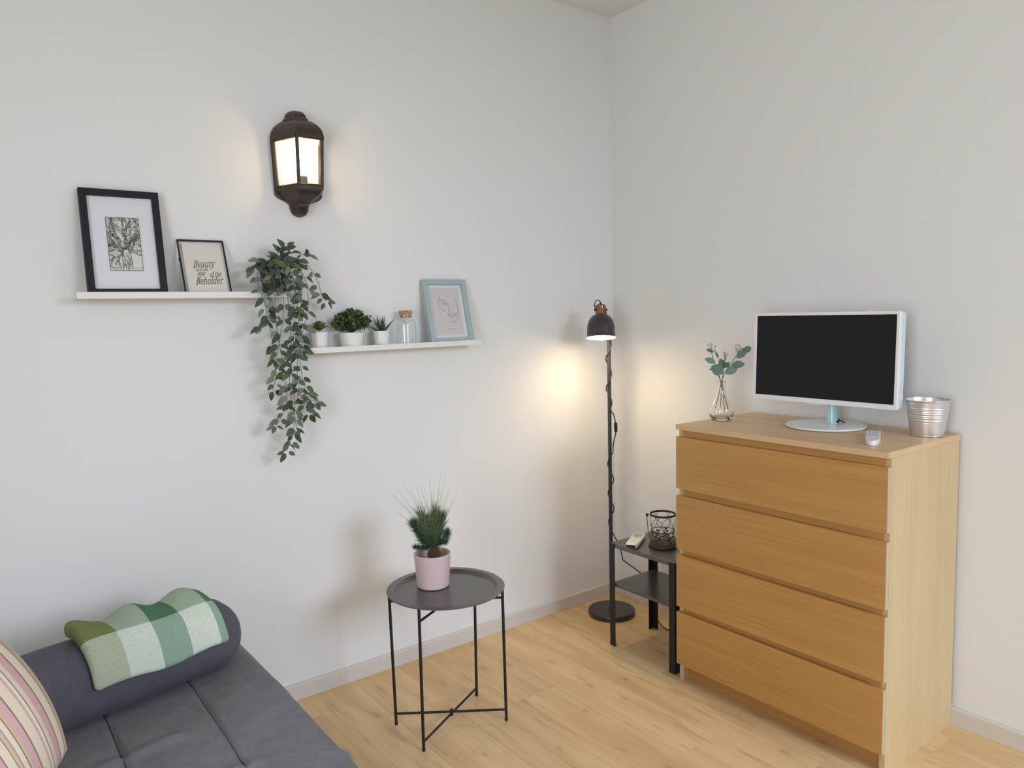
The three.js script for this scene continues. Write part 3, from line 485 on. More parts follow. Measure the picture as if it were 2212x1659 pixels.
{ // tree print in a black frame
  const W = 0.226, H = 0.3335, B = 0.0205;
  const t = leaning('framed_picture', 'black framed ink drawing of a bare tree with a wide white mount', -2.179, 1.5108, 0.082, 0.028, H, 0.0225);
  part('frame', frameGeo(W, H, B, 0.022), phys({ color: new THREE.Color(0.010, 0.0095, 0.012), roughness: 0.55, specularIntensity: 0.6 }), t, 'black wooden frame');
  part('mount', sheet(-W / 2 + B - 0.002, W / 2 - B + 0.002, B - 0.002, H - B + 0.002, -0.0125), std({ color: new THREE.Color(0.74, 0.74, 0.79), roughness: 0.9 }), t);
  const map = canvasTex(512, 744, (c, w, h) => {
    c.fillStyle = '#d8d6d2'; c.fillRect(0, 0, w, h); c.strokeStyle = '#26241f'; c.lineCap = 'round'; c.lineWidth = 7; c.strokeRect(6, 6, w - 30, h - 20);
    let s = 77; const R = () => (s = (s * 16807) % 2147483647) / 2147483647;
    const X = 262, Y = 470;
    c.lineWidth = 9; c.beginPath(); c.moveTo(196, 730); c.bezierCurveTo(196, 620, 200, 560, 206, 480); c.moveTo(330, 700); c.bezierCurveTo(345, 640, 330, 560, 318, 480); c.stroke();
    c.lineWidth = 5; for (let k = 0; k < 46; k++) { const x = 205 + R() * 120, y = 480 + R() * 220; c.beginPath(); c.moveTo(x, y); c.quadraticCurveTo(x + 14 + R() * 18, y + 22, x + R() * 44 - 10, y + 30 + R() * 16); c.stroke(); }
    const branch = (x, y, a, l, w2, d) => {
      const n = 5; let px = x, py = y; c.lineWidth = w2;
      for (let i = 0; i < n; i++) { const ang = a + (R() - 0.5) * 0.7, nx = px + Math.cos(ang) * l / n, ny = py - Math.sin(ang) * l / n; c.beginPath(); c.moveTo(px, py); c.lineTo(nx, ny); c.stroke(); if (d > 1) { c.beginPath(); c.lineWidth = w2 * 0.5; c.moveTo(px - Math.sin(a) * w2 * 2.6, py - Math.cos(a) * w2 * 2.6); c.lineTo(nx - Math.sin(ang) * w2 * 2.2, ny - Math.cos(ang) * w2 * 2.2); c.stroke(); for (let q = 0; q < 3; q++) { const f = R(); c.beginPath(); c.lineWidth = 3; c.moveTo(px + (nx - px) * f, py + (ny - py) * f); c.lineTo(px + (nx - px) * f - Math.sin(ang) * w2 * 2.4, py + (ny - py) * f - Math.cos(ang) * w2 * 2.4); c.stroke(); } c.lineWidth = w2; } px = nx; py = ny; if (d > 0 && R() < 0.62) branch(px, py, ang + (R() < 0.5 ? -1 : 1) * (0.5 + R() * 0.5), l * 0.6, w2 * 0.68, d - 1); }
    };
    c.save(); c.beginPath(); c.rect(10, 10, w - 36, h - 28); c.clip();
    for (const [a, l, q] of [[3.0, 260, 9], [2.75, 250, 8], [2.35, 380, 10], [1.95, 420, 9], [1.6, 420, 9], [1.25, 430, 10], [1.45, 440, 8], [1.75, 430, 8], [2.15, 420, 8], [0.72, 380, 8], [0.95, 400, 9], [0.5, 290, 8], [0.1, 260, 9], [-0.25, 250, 8], [3.4, 230, 9]]) branch(X + Math.cos(a) * 40, Y - Math.sin(a) * 30, a, l, q, 3);
    c.fillStyle = '#26241f'; c.beginPath(); c.arc(92, 250, 18, 0, 7); c.fill(); c.restore();
    c.lineWidth = 4; c.beginPath(); c.moveTo(20, 690); c.lineTo(196, 690); c.moveTo(330, 700); c.lineTo(480, 690); c.stroke();
  });
  part('print', frontUV(sheet(-0.046, 0.053, 0.077, 0.249, -0.0115)), printed(map), t, 'black ink tree drawing');
  part('glazing', new THREE.PlaneGeometry(W - 2 * B, H - 2 * B).translate(0, H / 2, -0.0075), M.pane, t);
  part('backing_board', box(-W / 2 + 0.004, W / 2 - 0.004, 0.004, H - 0.004, -0.0195, -0.0145), M.backing, t);
}
{ // lettered card in a thin frame
  const W = 0.149, H = 0.2, B = 0.0042;
  const t = leaning('framed_picture', 'small thin black framed card with handwritten lettering on cream paper', -1.9405, 1.5108, 0.086, 0.012, H, 0.009);
  part('frame', frameGeo(W, H, B, 0.0085, 0.0008), std({ color: new THREE.Color(0.025, 0.02, 0.018), roughness: 0.4, metalness: 0.5 }), t, 'thin black metal frame');
  const map = canvasTex(640, 880, (c, w, h) => {
    c.fillStyle = '#d9d5cd'; c.fillRect(0, 0, w, h); c.fillStyle = '#33302d'; c.strokeStyle = '#33302d'; c.textAlign = 'center';
    const line = (s, x, y, size, sx = 0.8, weight = '') => { c.save(); c.translate(x, y); c.transform(sx, -0.03, -0.26, 1.34, 0, 0); c.font = `italic ${weight} ${size}px serif`; c.fillText(s, 0, 0); c.lineWidth = 1.6; c.strokeText(s, 0, 0); if (weight) { c.lineWidth = 2; c.strokeText(s, 0, 0); } c.restore(); };
    line('Beauty', 300, 412, 124, 0.86); line('is in the', 262, 478, 56, 0.95); line('eye', 235, 566, 92, 0.85); line('of the', 470, 572, 88, 0.8); line('Beholder', 345, 702, 120, 0.86);
    c.beginPath(); c.arc(560, 700, 5, 0, 7); c.fill();
  });
  part('card', frontUV(sheet(-W / 2 + 0.014, W / 2 - 0.011, B, H - 0.012, -0.0068)), printed(map), t, 'cream card with lettering');
  part('glazing', new THREE.PlaneGeometry(W - 2 * B, H - 2 * B).translate(0, H / 2, -0.003), M.pane, t);
  part('hinge', box(-W / 2 - 0.002, -W / 2 + 0.001, 0.122, 0.134, -0.0075, -0.002, 0.0008), M.black, t);
}
{ // line drawing in a sage frame
  const W = 0.2065, H = 0.2665, B = 0.0215;
  const t = leaning('framed_picture', 'pale sage green framed line drawing of a face on the lower ledge', -0.9915, 1.3103, 0.086, 0.024, H, 0.0265);
  part('frame', frameGeo(W, H, B, 0.026), std({ color: new THREE.Color(0.37, 0.445, 0.45), roughness: 0.5 }), t, 'sage green wooden frame');
  part('mount', sheet(-W / 2 + B - 0.002, W / 2 - B + 0.002, B - 0.002, H - B + 0.002, -0.0125), std({ color: new THREE.Color(0.70, 0.73, 0.78), roughness: 0.9 }), t);
  const map = canvasTex(512, 760, (c, w, h) => {
    c.fillStyle = '#cdc8c6'; c.fillRect(0, 0, w, h); c.strokeStyle = '#55504e'; c.lineWidth = 5.5; c.lineCap = c.lineJoin = 'round';
    c.beginPath(); c.moveTo(150, 120); c.bezierCurveTo(146, 160, 150, 190, 156, 205); c.moveTo(150, 200); c.bezierCurveTo(210, 180, 250, 190, 262, 230); c.bezierCurveTo(268, 270, 230, 285, 205, 268); c.bezierCurveTo(180, 250, 185, 215, 215, 215); c.bezierCurveTo(240, 218, 240, 255, 215, 250);
    c.moveTo(130, 190); c.bezierCurveTo(100, 250, 120, 340, 190, 370); c.bezierCurveTo(205, 376, 215, 366, 222, 356);
    c.moveTo(262, 230); c.bezierCurveTo(280, 270, 300, 330, 300, 362); c.bezierCurveTo(296, 385, 276, 380, 272, 398);
    c.moveTo(250, 430); c.bezierCurveTo(290, 400, 300, 410, 322, 418); c.bezierCurveTo(346, 402, 372, 410, 396, 430); c.bezierCurveTo(350, 446, 300, 446, 250, 430); c.moveTo(270, 436); c.bezierCurveTo(300, 476, 360, 480, 390, 436);
    c.moveTo(430, 180); c.bezierCurveTo(450, 260, 462, 330, 450, 400); c.bezierCurveTo(436, 470, 400, 540, 340, 560); c.bezierCurveTo(310, 560, 290, 520, 284, 500); c.moveTo(430, 396); c.bezierCurveTo(420, 380, 414, 420, 404, 440); c.stroke();
    c.lineWidth = 4; c.beginPath(); c.moveTo(236, 668); c.quadraticCurveTo(252, 645, 262, 668); c.quadraticCurveTo(275, 650, 288, 668); c.quadraticCurveTo(300, 648, 318, 664); c.quadraticCurveTo(330, 652, 352, 662); c.stroke();
  });
  part('print', frontUV(sheet(-0.0695, 0.0665, 0.0345, 0.2315, -0.0115)), printed(map), t, 'one-line face drawing');
  part('glazing', new THREE.PlaneGeometry(W - 2 * B, H - 2 * B).translate(0, H / 2, -0.0085), M.pane, t);
  part('backing_board', box(-W / 2 + 0.005, W / 2 - 0.005, 0.005, H - 0.005, -0.0235, -0.0165), M.backing, t);
}

// ------------------------------------------------------------------ small plants and jar on the lower ledge
const LY = 1.3105;
const potGeo = (r, rb, h) => lathe([[0, 0], [rb - 0.003, 0], [rb, 0.003], [r - 0.0003, h - 0.002], [r - 0.001, h], [r - 0.003, h], [r - 0.0035, h - 0.002], [rb - 0.004, 0.006], [0, 0.006]], 48);
{
  const t = thing('potted_succulent', 'green rosette succulent in a white pot, beside the trailing plant', 'potted plant', [-1.5515, LY, 0.05]);
  part('pot', potGeo(0.0315, 0.027, 0.07), M.ceramic, t);
  part('soil', lathe([[0, 0.071], [0.03, 0.0705], [0.0302, 0.067]], 32), M.soil, t);
  const mats = [leafMat(0.12, 0.16, 0.04), leafMat(0.085, 0.125, 0.04), leafMat(0.15, 0.19, 0.06)];
  for (let ringN = 0; ringN < 4; ringN++) { const n = [10, 9, 7, 5][ringN]; for (let k = 0; k < n; k++) { const a = (k + ringN * 0.4) / n * Math.PI * 2, e = [0.32, 0.62, 0.95, 1.25][ringN], L = [0.037, 0.037, 0.034, 0.03][ringN]; const l = part('leaf', leafGeo(L, 0.0135, 0.45, -0.25, 0.62), mats[(k + ringN) % 3], t); l.position.set(0, 0.072 + ringN * 0.002, 0); const dir = V(Math.cos(a) * Math.cos(e), Math.sin(e), Math.sin(a) * Math.cos(e)); l.quaternion.copy(basisQuat(dir, V(-Math.cos(a) * 0.3, 1, -Math.sin(a) * 0.3))); } }
}
{
  const t = thing('potted_bush', 'round bushy green plant with tiny leaves in a white pot on the lower ledge', 'potted plant', [-1.424, LY, 0.05]);
  part('pot', potGeo(0.0465, 0.0385, 0.062), M.ceramic, t);
  part('soil', lathe([[0, 0.057], [0.043, 0.056]], 32), M.soil, t);
  const stems = [], leaves = [[], [], []], lf = leafGeo(0.0135, 0.0082, 0.25, 0.2, 0.55);
  for (let k = 0; k < 150; k++) {
    const a = rnd() * Math.PI * 2, e = Math.asin(rr(-0.35, 1)), R = rr(0.78, 1.12), c = V(Math.cos(a) * Math.cos(e) * 0.062 * R, 0.094 + Math.sin(e) * 0.044 * R + (rnd() < 0.06 ? 0.008 : 0), Math.sin(a) * Math.cos(e) * 0.044 * R);
    stems.push(tube([[0, 0.058, 0], [c.x * 0.5, 0.07 + (c.y - 0.07) * 0.4, c.z * 0.5], [c.x, c.y, c.z]], 0.0006, 5, 4));
    for (let j = 0; j < 7; j++) { const o = V(c.x, c.y - 0.085, c.z).normalize().multiplyScalar(0.7).add(V(rr(-1, 1), rr(-1, 1), rr(-1, 1)).multiplyScalar(0.9)).normalize(), b = c.clone().multiplyScalar(1).add(V(rr(-0.006, 0.006), rr(-0.006, 0.006), rr(-0.006, 0.006))); b.z = Math.max(b.z, -0.045); leaves[(k + j) % 3].push(lf.clone().applyQuaternion(basisQuat(o, V(rr(-1, 1), rr(0, 1), rr(-1, 1)))).translate(b.x, b.y, b.z)); }
  }
  part('stems', stems, leafMat(0.08, 0.1, 0.03), t);
  [leafMat(0.075, 0.125, 0.035), leafMat(0.115, 0.165, 0.05), leafMat(0.05, 0.09, 0.028)].forEach((m, i) => { part('foliage', leaves[i], m, t).userData.kind = 'stuff'; });
}
{
  const t = thing('potted_aloe', 'spiky dark green aloe in a white pot, beside the glass jar', 'potted plant', [-1.3, LY, 0.05]);
  part('pot', potGeo(0.0315, 0.0275, 0.064), M.ceramic, t);
  part('soil', lathe([[0, 0.062], [0.0285, 0.061]], 32), M.soil, t);
  const mats = [leafMat(0.02, 0.04, 0.03, 0.45), leafMat(0.03, 0.055, 0.035, 0.45)];
  const spike = (L, W) => { const N = 6, g = new THREE.ConeGeometry(W / 2, L, 6, N).translate(0, L / 2, 0).scale(1, 1, 0.45), p = g.attributes.position; for (let i = 0; i < p.count; i++) { const v = p.getY(i) / L; p.setZ(i, p.getZ(i) - 0.12 * v * v * L); } return smoothNormals(g); };
  const dirs = [[-0.038, 0.03], [-0.024, 0.055], [-0.012, 0.05], [-0.004, 0.062], [0.008, 0.055], [0.022, 0.062], [0.014, 0.044], [0.033, 0.046], [0.025, 0.034], [-0.03, 0.04], [0.0, 0.05], [-0.016, 0.036]];
  dirs.forEach(([a, h], i) => { const k = ((i * 7) % 5 - 2) * 0.012, dir = V(a, h, k), l = part('leaf', spike(dir.length() * 1.12, 0.0155), mats[i % 2], t); l.position.set(a * 0.12, 0.06, k * 0.3); l.quaternion.copy(basisQuat(dir, V(-a, 0.01, 0.04))); });
}
{
  const t = thing('glass_jar', 'clear glass jar with a cork stopper on the lower ledge, empty', 'jar', [-1.192, LY, 0.05]);
  const out = [[0, 0], [0.038, 0], [0.0405, 0.002], [0.0412, 0.006], [0.0412, 0.084], [0.039, 0.093], [0.031, 0.103], [0.0265, 0.108], [0.0258, 0.114], [0.0258, 0.124], [0.027, 0.126]];
  const inn = [[0.0245, 0.126], [0.0238, 0.124], [0.0238, 0.113], [0.029, 0.1015], [0.037, 0.091], [0.0391, 0.083], [0.0391, 0.008], [0.036, 0.0055], [0, 0.005]];
  part('jar_body', lathe([[0, 0.0005], ...out.slice(1), ...inn], 64), phys({ color: new THREE.Color(0.98, 0.985, 0.985), roughness: 0.02, transmission: 1, thickness: 0, ior: 1.52 }), t);
  const cork = tex(128, 128, (x, y) => { const v = fbm(x / 6, y / 6, 51, 3); return mix([205, 160, 115], [140, 96, 62], smooth(0.4, 0.75, v)); });
  part('cork_stopper', lathe([[0, 0.112], [0.022, 0.112], [0.0235, 0.125], [0.0255, 0.127], [0.0262, 0.138], [0.025, 0.14], [0, 0.14]], 40), std({ map: cork, roughness: 0.9 }), t, 'light brown cork');
}

// ------------------------------------------------------------------ trailing plant
{
  const cx = -1.712, cz = 0.062;
  const t = thing('trailing_plant', 'long trailing artificial plant hanging in vines from a dark pot on the upper ledge', 'hanging plant', [cx, 1.5112, cz]);
  part('pot', lathe([[0, 0], [0.036, 0], [0.04, 0.003], [0.0495, 0.086], [0.0505, 0.094], [0.049, 0.096], [0.047, 0.094], [0.045, 0.08], [0, 0.078]], 48), std({ color: new THREE.Color(0.035, 0.037, 0.036), roughness: 0.6 }), t, 'dark grey pot');
  const stemM = std({ color: new THREE.Color(0.12, 0.15, 0.10), roughness: 0.7 });
  const mats = [leafMat(0.055, 0.088, 0.042, 0.6), leafMat(0.098, 0.13, 0.082, 0.6), leafMat(0.17, 0.195, 0.15, 0.6), leafMat(0.036, 0.06, 0.033, 0.55), leafMat(0.10, 0.13, 0.04, 0.6)];
  const shapes = [leafGeo(0.032, 0.0178, 0.22, 0.18, 0.38), leafGeo(0.035, 0.0165, 0.32, 0.28, 0.38), leafGeo(0.028, 0.0152, 0.15, 0.1, 0.4), leafGeo(0.037, 0.019, 0.25, 0.35, 0.38)];
  // each vine: x, y, z of its way in room coordinates less the pot's place
  const vines = [
    [[0.0, 0.09, 0.0], [0.004, 0.115, 0.035], [0.006, 0.06, 0.075], [0.02, -0.08, 0.075], [0.022, -0.24, 0.06], [0.03, -0.40, 0.045], [0.022, -0.49, 0.04], [-0.006, -0.545, 0.04]],
    [[0.01, 0.09, 0.0], [0.025, 0.12, 0.03], [0.04, 0.05, 0.07], [0.05, -0.1, 0.075], [0.055, -0.25, 0.06], [0.075, -0.345, 0.05], [0.105, -0.385, 0.05]],
    [[-0.01, 0.09, 0.0], [-0.03, 0.115, 0.035], [-0.03, 0.04, 0.075], [-0.03, -0.1, 0.075], [-0.006, -0.26, 0.06], [0.0, -0.38, 0.05], [-0.04, -0.45, 0.05]],
    [[-0.01, 0.09, 0.0], [-0.045, 0.105, 0.02], [-0.06, 0.03, 0.05], [-0.05, -0.07, 0.06], [-0.036, -0.18, 0.05], [-0.03, -0.27, 0.05], [-0.045, -0.325, 0.05]],
    [[-0.02, 0.09, 0.0], [-0.055, 0.1, 0.02], [-0.075, 0.05, 0.045], [-0.06, -0.03, 0.06], [-0.055, -0.08, 0.06], [-0.075, -0.105, 0.06]],
    [[0.02, 0.09, 0.0], [0.05, 0.12, 0.02], [0.085, 0.07, 0.05], [0.095, -0.02, 0.06], [0.08, -0.1, 0.055], [0.066, -0.15, 0.05], [0.07, -0.19, 0.05]],
    [[0.02, 0.09, 0.0], [0.065, 0.13, 0.02], [0.11, 0.10, 0.04], [0.14, 0.04, 0.05], [0.15, -0.005, 0.05], [0.165, -0.02, 0.05]],
    [[0.015, 0.09, 0.0], [0.04, 0.125, 0.015], [0.075, 0.10, 0.045], [0.07, 0.0, 0.06], [0.055, -0.15, 0.06], [0.045, -0.28, 0.05], [0.06, -0.37, 0.045], [0.085, -0.42, 0.045]],
    [[0.0, 0.09, 0.0], [0.015, 0.135, 0.01], [0.045, 0.15, 0.02], [0.085, 0.145, 0.03], [0.11, 0.14, 0.03]],
    [[0.0, 0.09, 0.01], [0.0, 0.12, 0.02], [0.008, 0.15, 0.03], [0.03, 0.165, 0.035]],
    [[-0.01, 0.09, 0.01], [-0.03, 0.115, 0.02], [-0.06, 0.12, 0.025], [-0.078, 0.1, 0.03]],
    [[0.01, 0.09, 0.01], [0.01, 0.13, 0.05], [0.03, 0.08, 0.085], [0.035, -0.02, 0.085], [0.03, -0.14, 0.075], [0.012, -0.3, 0.06], [0.035, -0.47, 0.045]],
    [[-0.02, 0.09, 0.01], [-0.02, 0.12, 0.05], [-0.012, 0.06, 0.085], [-0.005, -0.05, 0.085], [-0.02, -0.16, 0.07], [-0.03, -0.22, 0.06]],
    [[0.03, 0.09, 0.0], [0.055, 0.11, 0.02], [0.06, 0.06, 0.055], [0.065, -0.04, 0.065], [0.045, -0.13, 0.06], [0.035, -0.21, 0.055]],
  ];
  for (const w of vines) {
    const c = curve(w), L = c.getLength(), v = part('vine', new THREE.TubeGeometry(c, Math.max(12, Math.round(L * 60)), 0.0011, 5), stemM, t);
    const n = Math.max(3, Math.round(L / 0.033));
    for (let i = 1; i <= n; i++) {
      const u = clamp((i - 0.1 + rr(-0.2, 0.2)) / n, 0.08, 1), b = c.getPoint(u), tg = c.getTangent(u);
      for (const s of i === n ? [0, 1, -1] : [1, -1]) {
        if (s && rnd() < 0.12) continue;
        const out = V(s * rr(0.7, 1.1), rr(-0.35, 0.35), rr(-0.15, 0.55)), dir = s === 0 ? tg.clone() : out.multiplyScalar(0.8).addScaledVector(tg, 0.55);
        const k = Math.floor(rnd() * 4), g = part('leaf', shapes[k], mats[Math.floor(Math.pow(rnd(), 1.25) * 4.99)], v);
        const len = rr(0.003, 0.011), q = b.clone().addScaledVector(dir.clone().normalize(), len); q.z = Math.max(q.z, -0.05);
        g.position.copy(q); g.quaternion.copy(basisQuat(dir, V(rr(-0.7, 0.4), rr(-0.1, 0.9), rr(0.4, 1)))); g.scale.setScalar(rr(0.88, 1.22));
      }
    }
  }
}

// ------------------------------------------------------------------ wall lantern
{
  const t = thing('wall_lantern', 'dark brown half lantern wall light with glass panes, lit, on the left wall', 'wall light', [-1.588, 0, 0]);
  const iron = std({ color: new THREE.Color(0.052, 0.034, 0.024), roughness: 0.42, metalness: 0.25 });
  // plan of the half hexagon, scaled: w = half width at the wall, f = half width in front, p = projection
  const plan = (w, f, p, z0 = 0.012) => [[-w, z0], [-f, p], [f, p], [w, z0]];
  const loft = (levels, cap = true) => {                            // levels: [y, half width, half front, projection]
    const P = [], I = []; const rows = levels.map(([y, w, f, p]) => plan(w, f, p).map(([x, z]) => [x, y, z]));
    for (let i = 0; i + 1 < rows.length; i++) for (let k = 0; k < 4; k++) { const a = rows[i][k], b = rows[i][(k + 1) % 4], c = rows[i + 1][(k + 1) % 4], d = rows[i + 1][k], o = P.length / 3; P.push(...a, ...b, ...c, ...d); I.push(o, o + 1, o + 2, o, o + 2, o + 3); }
    if (cap) for (const [r, flip] of [[rows[0], true], [rows[rows.length - 1], false]]) { const o = P.length / 3; r.forEach((q) => P.push(...q)); I.push(...(flip ? [o, o + 2, o + 1, o, o + 3, o + 2] : [o, o + 1, o + 2, o, o + 2, o + 3])); }
    const g = new THREE.BufferGeometry(); g.setAttribute('position', new THREE.Float32BufferAttribute(P, 3)); g.setAttribute('uv', new THREE.Float32BufferAttribute(new Array(P.length / 3 * 2).fill(0), 2)); g.setIndex(I); g.computeVertexNormals(); return g;
  };
  // back plate with a shaped outline
  const s = new THREE.Shape(); s.moveTo(0, 1.795); s.bezierCurveTo(0.03, 1.797, 0.034, 1.82, 0.036, 1.838); s.bezierCurveTo(0.05, 1.852, 0.082, 1.853, 0.088, 1.872); s.lineTo(0.088, 1.884); s.lineTo(0.0915, 2.062); s.bezierCurveTo(0.088, 2.09, 0.062, 2.115, 0.042, 2.125); s.bezierCurveTo(0.036, 2.15, 0.02, 2.165, 0, 2.165);
  s.bezierCurveTo(-0.02, 2.165, -0.036, 2.15, -0.042, 2.125); s.bezierCurveTo(-0.062, 2.115, -0.088, 2.09, -0.0915, 2.062); s.lineTo(-0.088, 1.884); s.lineTo(-0.088, 1.872); s.bezierCurveTo(-0.082, 1.853, -0.05, 1.852, -0.036, 1.838); s.bezierCurveTo(-0.034, 1.82, -0.03, 1.797, 0, 1.795);
  const plate = part('back_plate', new THREE.ExtrudeGeometry(s, { depth: 0.009, bevelEnabled: true, bevelThickness: 0.0015, bevelSize: 0.0015, bevelOffset: -0.0015, bevelSegments: 2, curveSegments: 10 }).translate(0, 0, 0.002), iron, t);
  part('reflector', box(-0.084, 0.084, 1.893, 2.0555, 0.0128, 0.0145), std({ color: new THREE.Color(0.82, 0.80, 0.76), roughness: 0.6 }), plate, 'white reflector');
  part('roof', loft([[2.056, 0.094, 0.0475, 0.136], [2.064, 0.0965, 0.049, 0.139], [2.071, 0.0945, 0.048, 0.137], [2.084, 0.091, 0.046, 0.13], [2.1, 0.081, 0.04, 0.115], [2.112, 0.069, 0.034, 0.098], [2.121, 0.056, 0.028, 0.08], [2.126, 0.047, 0.024, 0.068], [2.13, 0.0475, 0.024, 0.069], [2.134, 0.043, 0.022, 0.064], [2.137, 0.040, 0.021, 0.06], [2.148, 0.037, 0.019, 0.054], [2.158, 0.029, 0.015, 0.044], [2.165, 0.017, 0.008, 0.028], [2.167, 0.006, 0.003, 0.016]]), iron, t);
  part('lower_rim', loft([[1.874, 0.078, 0.04, 0.116], [1.879, 0.086, 0.0445, 0.128], [1.888, 0.0865, 0.045, 0.129], [1.893, 0.084, 0.0435, 0.126]]), iron, t);
  part('bowl', [loft([[1.838, 0.036, 0.018, 0.055], [1.843, 0.042, 0.021, 0.066], [1.852, 0.055, 0.028, 0.085], [1.862, 0.07, 0.036, 0.104], [1.874, 0.079, 0.0405, 0.117]]), loft([[1.797, 0.012, 0.006, 0.028], [1.803, 0.024, 0.012, 0.04], [1.812, 0.029, 0.014, 0.046], [1.82, 0.027, 0.0135, 0.043], [1.824, 0.031, 0.0155, 0.049], [1.831, 0.034, 0.017, 0.052], [1.838, 0.034, 0.017, 0.052]])], iron, t);
  const lo = [1.891, ...[0.0815, 0.042, 0.122]], hi = [2.058, ...[0.0895, 0.0455, 0.131]];
  const A = plan(lo[1], lo[2], lo[3], 0.016), B = plan(hi[1], hi[2], hi[3], 0.016);
  for (let k = 0; k < 4; k++) {                                     // corner posts
    const a = [A[k][0], lo[0], A[k][1]], b = [B[k][0], hi[0], B[k][1]], w = k === 0 || k === 3 ? 0.0048 : 0.0043;
    part('post', rod(a, b, w + 0.0015, 6), iron, t);
  }
  part('roof_lining', loft([[2.0535, 0.082, 0.043, 0.122], [2.0555, 0.083, 0.0435, 0.123]]), std({ color: new THREE.Color(0.82, 0.80, 0.76), roughness: 0.6 }), plate, 'white reflector under the roof');
  const glass = phys({ color: new THREE.Color(1, 0.985, 0.95), roughness: 0.12, transmission: 1, thickness: 0 });
  for (let k = 0; k < 3; k++) {                                     // panes with slim inner rims
    const P = [[A[k][0], lo[0], A[k][1]], [A[k + 1][0], lo[0], A[k + 1][1]], [B[k + 1][0], hi[0], B[k + 1][1]], [B[k][0], hi[0], B[k][1]]];
    const mid = P.reduce((m, q) => m.add(V(...q).multiplyScalar(0.25)), V(0, 0, 0)), IN = P.map((q) => { const v = V(...q).sub(mid); return mid.clone().addScaledVector(v, 0.99).add(V(0, 0, -0.001)); });
    const g = new THREE.BufferGeometry(); g.setAttribute('position', new THREE.Float32BufferAttribute(IN.flatMap((v) => [v.x, v.y, v.z]), 3)); g.setAttribute('uv', new THREE.Float32BufferAttribute([0, 0, 1, 0, 1, 1, 0, 1], 2)); g.setIndex([0, 1, 2, 0, 2, 3]); g.computeVertexNormals();
    const pane = part('glass_pane', g, glass, t);
    for (const [i, j, r] of [[0, 1, 0.006], [3, 2, 0.009], [0, 3, k === 0 ? 0.009 : 0.0058], [1, 2, k === 2 ? 0.009 : 0.0058]]) part('pane_rim', rod(IN[i].toArray(), IN[j].toArray(), r, 8), iron, pane);
  }
  part('lamp_holder', lathe([[0, 0], [0.015, 0], [0.0155, 0.004], [0.0155, 0.035], [0.013, 0.04], [0, 0.04]], 32).translate(0, 1.893, 0.056), std({ color: new THREE.Color(0.10, 0.08, 0.06), roughness: 0.6 }), t);
  part('bulb', lathe([[0, 0], [0.011, 0], [0.0125, 0.012], [0.02, 0.03], [0.0235, 0.046], [0.02, 0.062], [0.01, 0.071], [0, 0.073]], 32).translate(0, 1.932, 0.056), std({ color: 0xffffff, emissive: new THREE.Color(1.0, 0.82, 0.55), emissiveIntensity: 9 }), t, 'glowing bulb');
  const lamp = new THREE.PointLight(WARM, SCONCE_CD); lamp.position.set(0, 1.976, 0.056); lamp.castShadow = true; lamp.shadow.radius = 1.1; lamp.name = 'wall_lantern_light'; t.add(lamp);
}

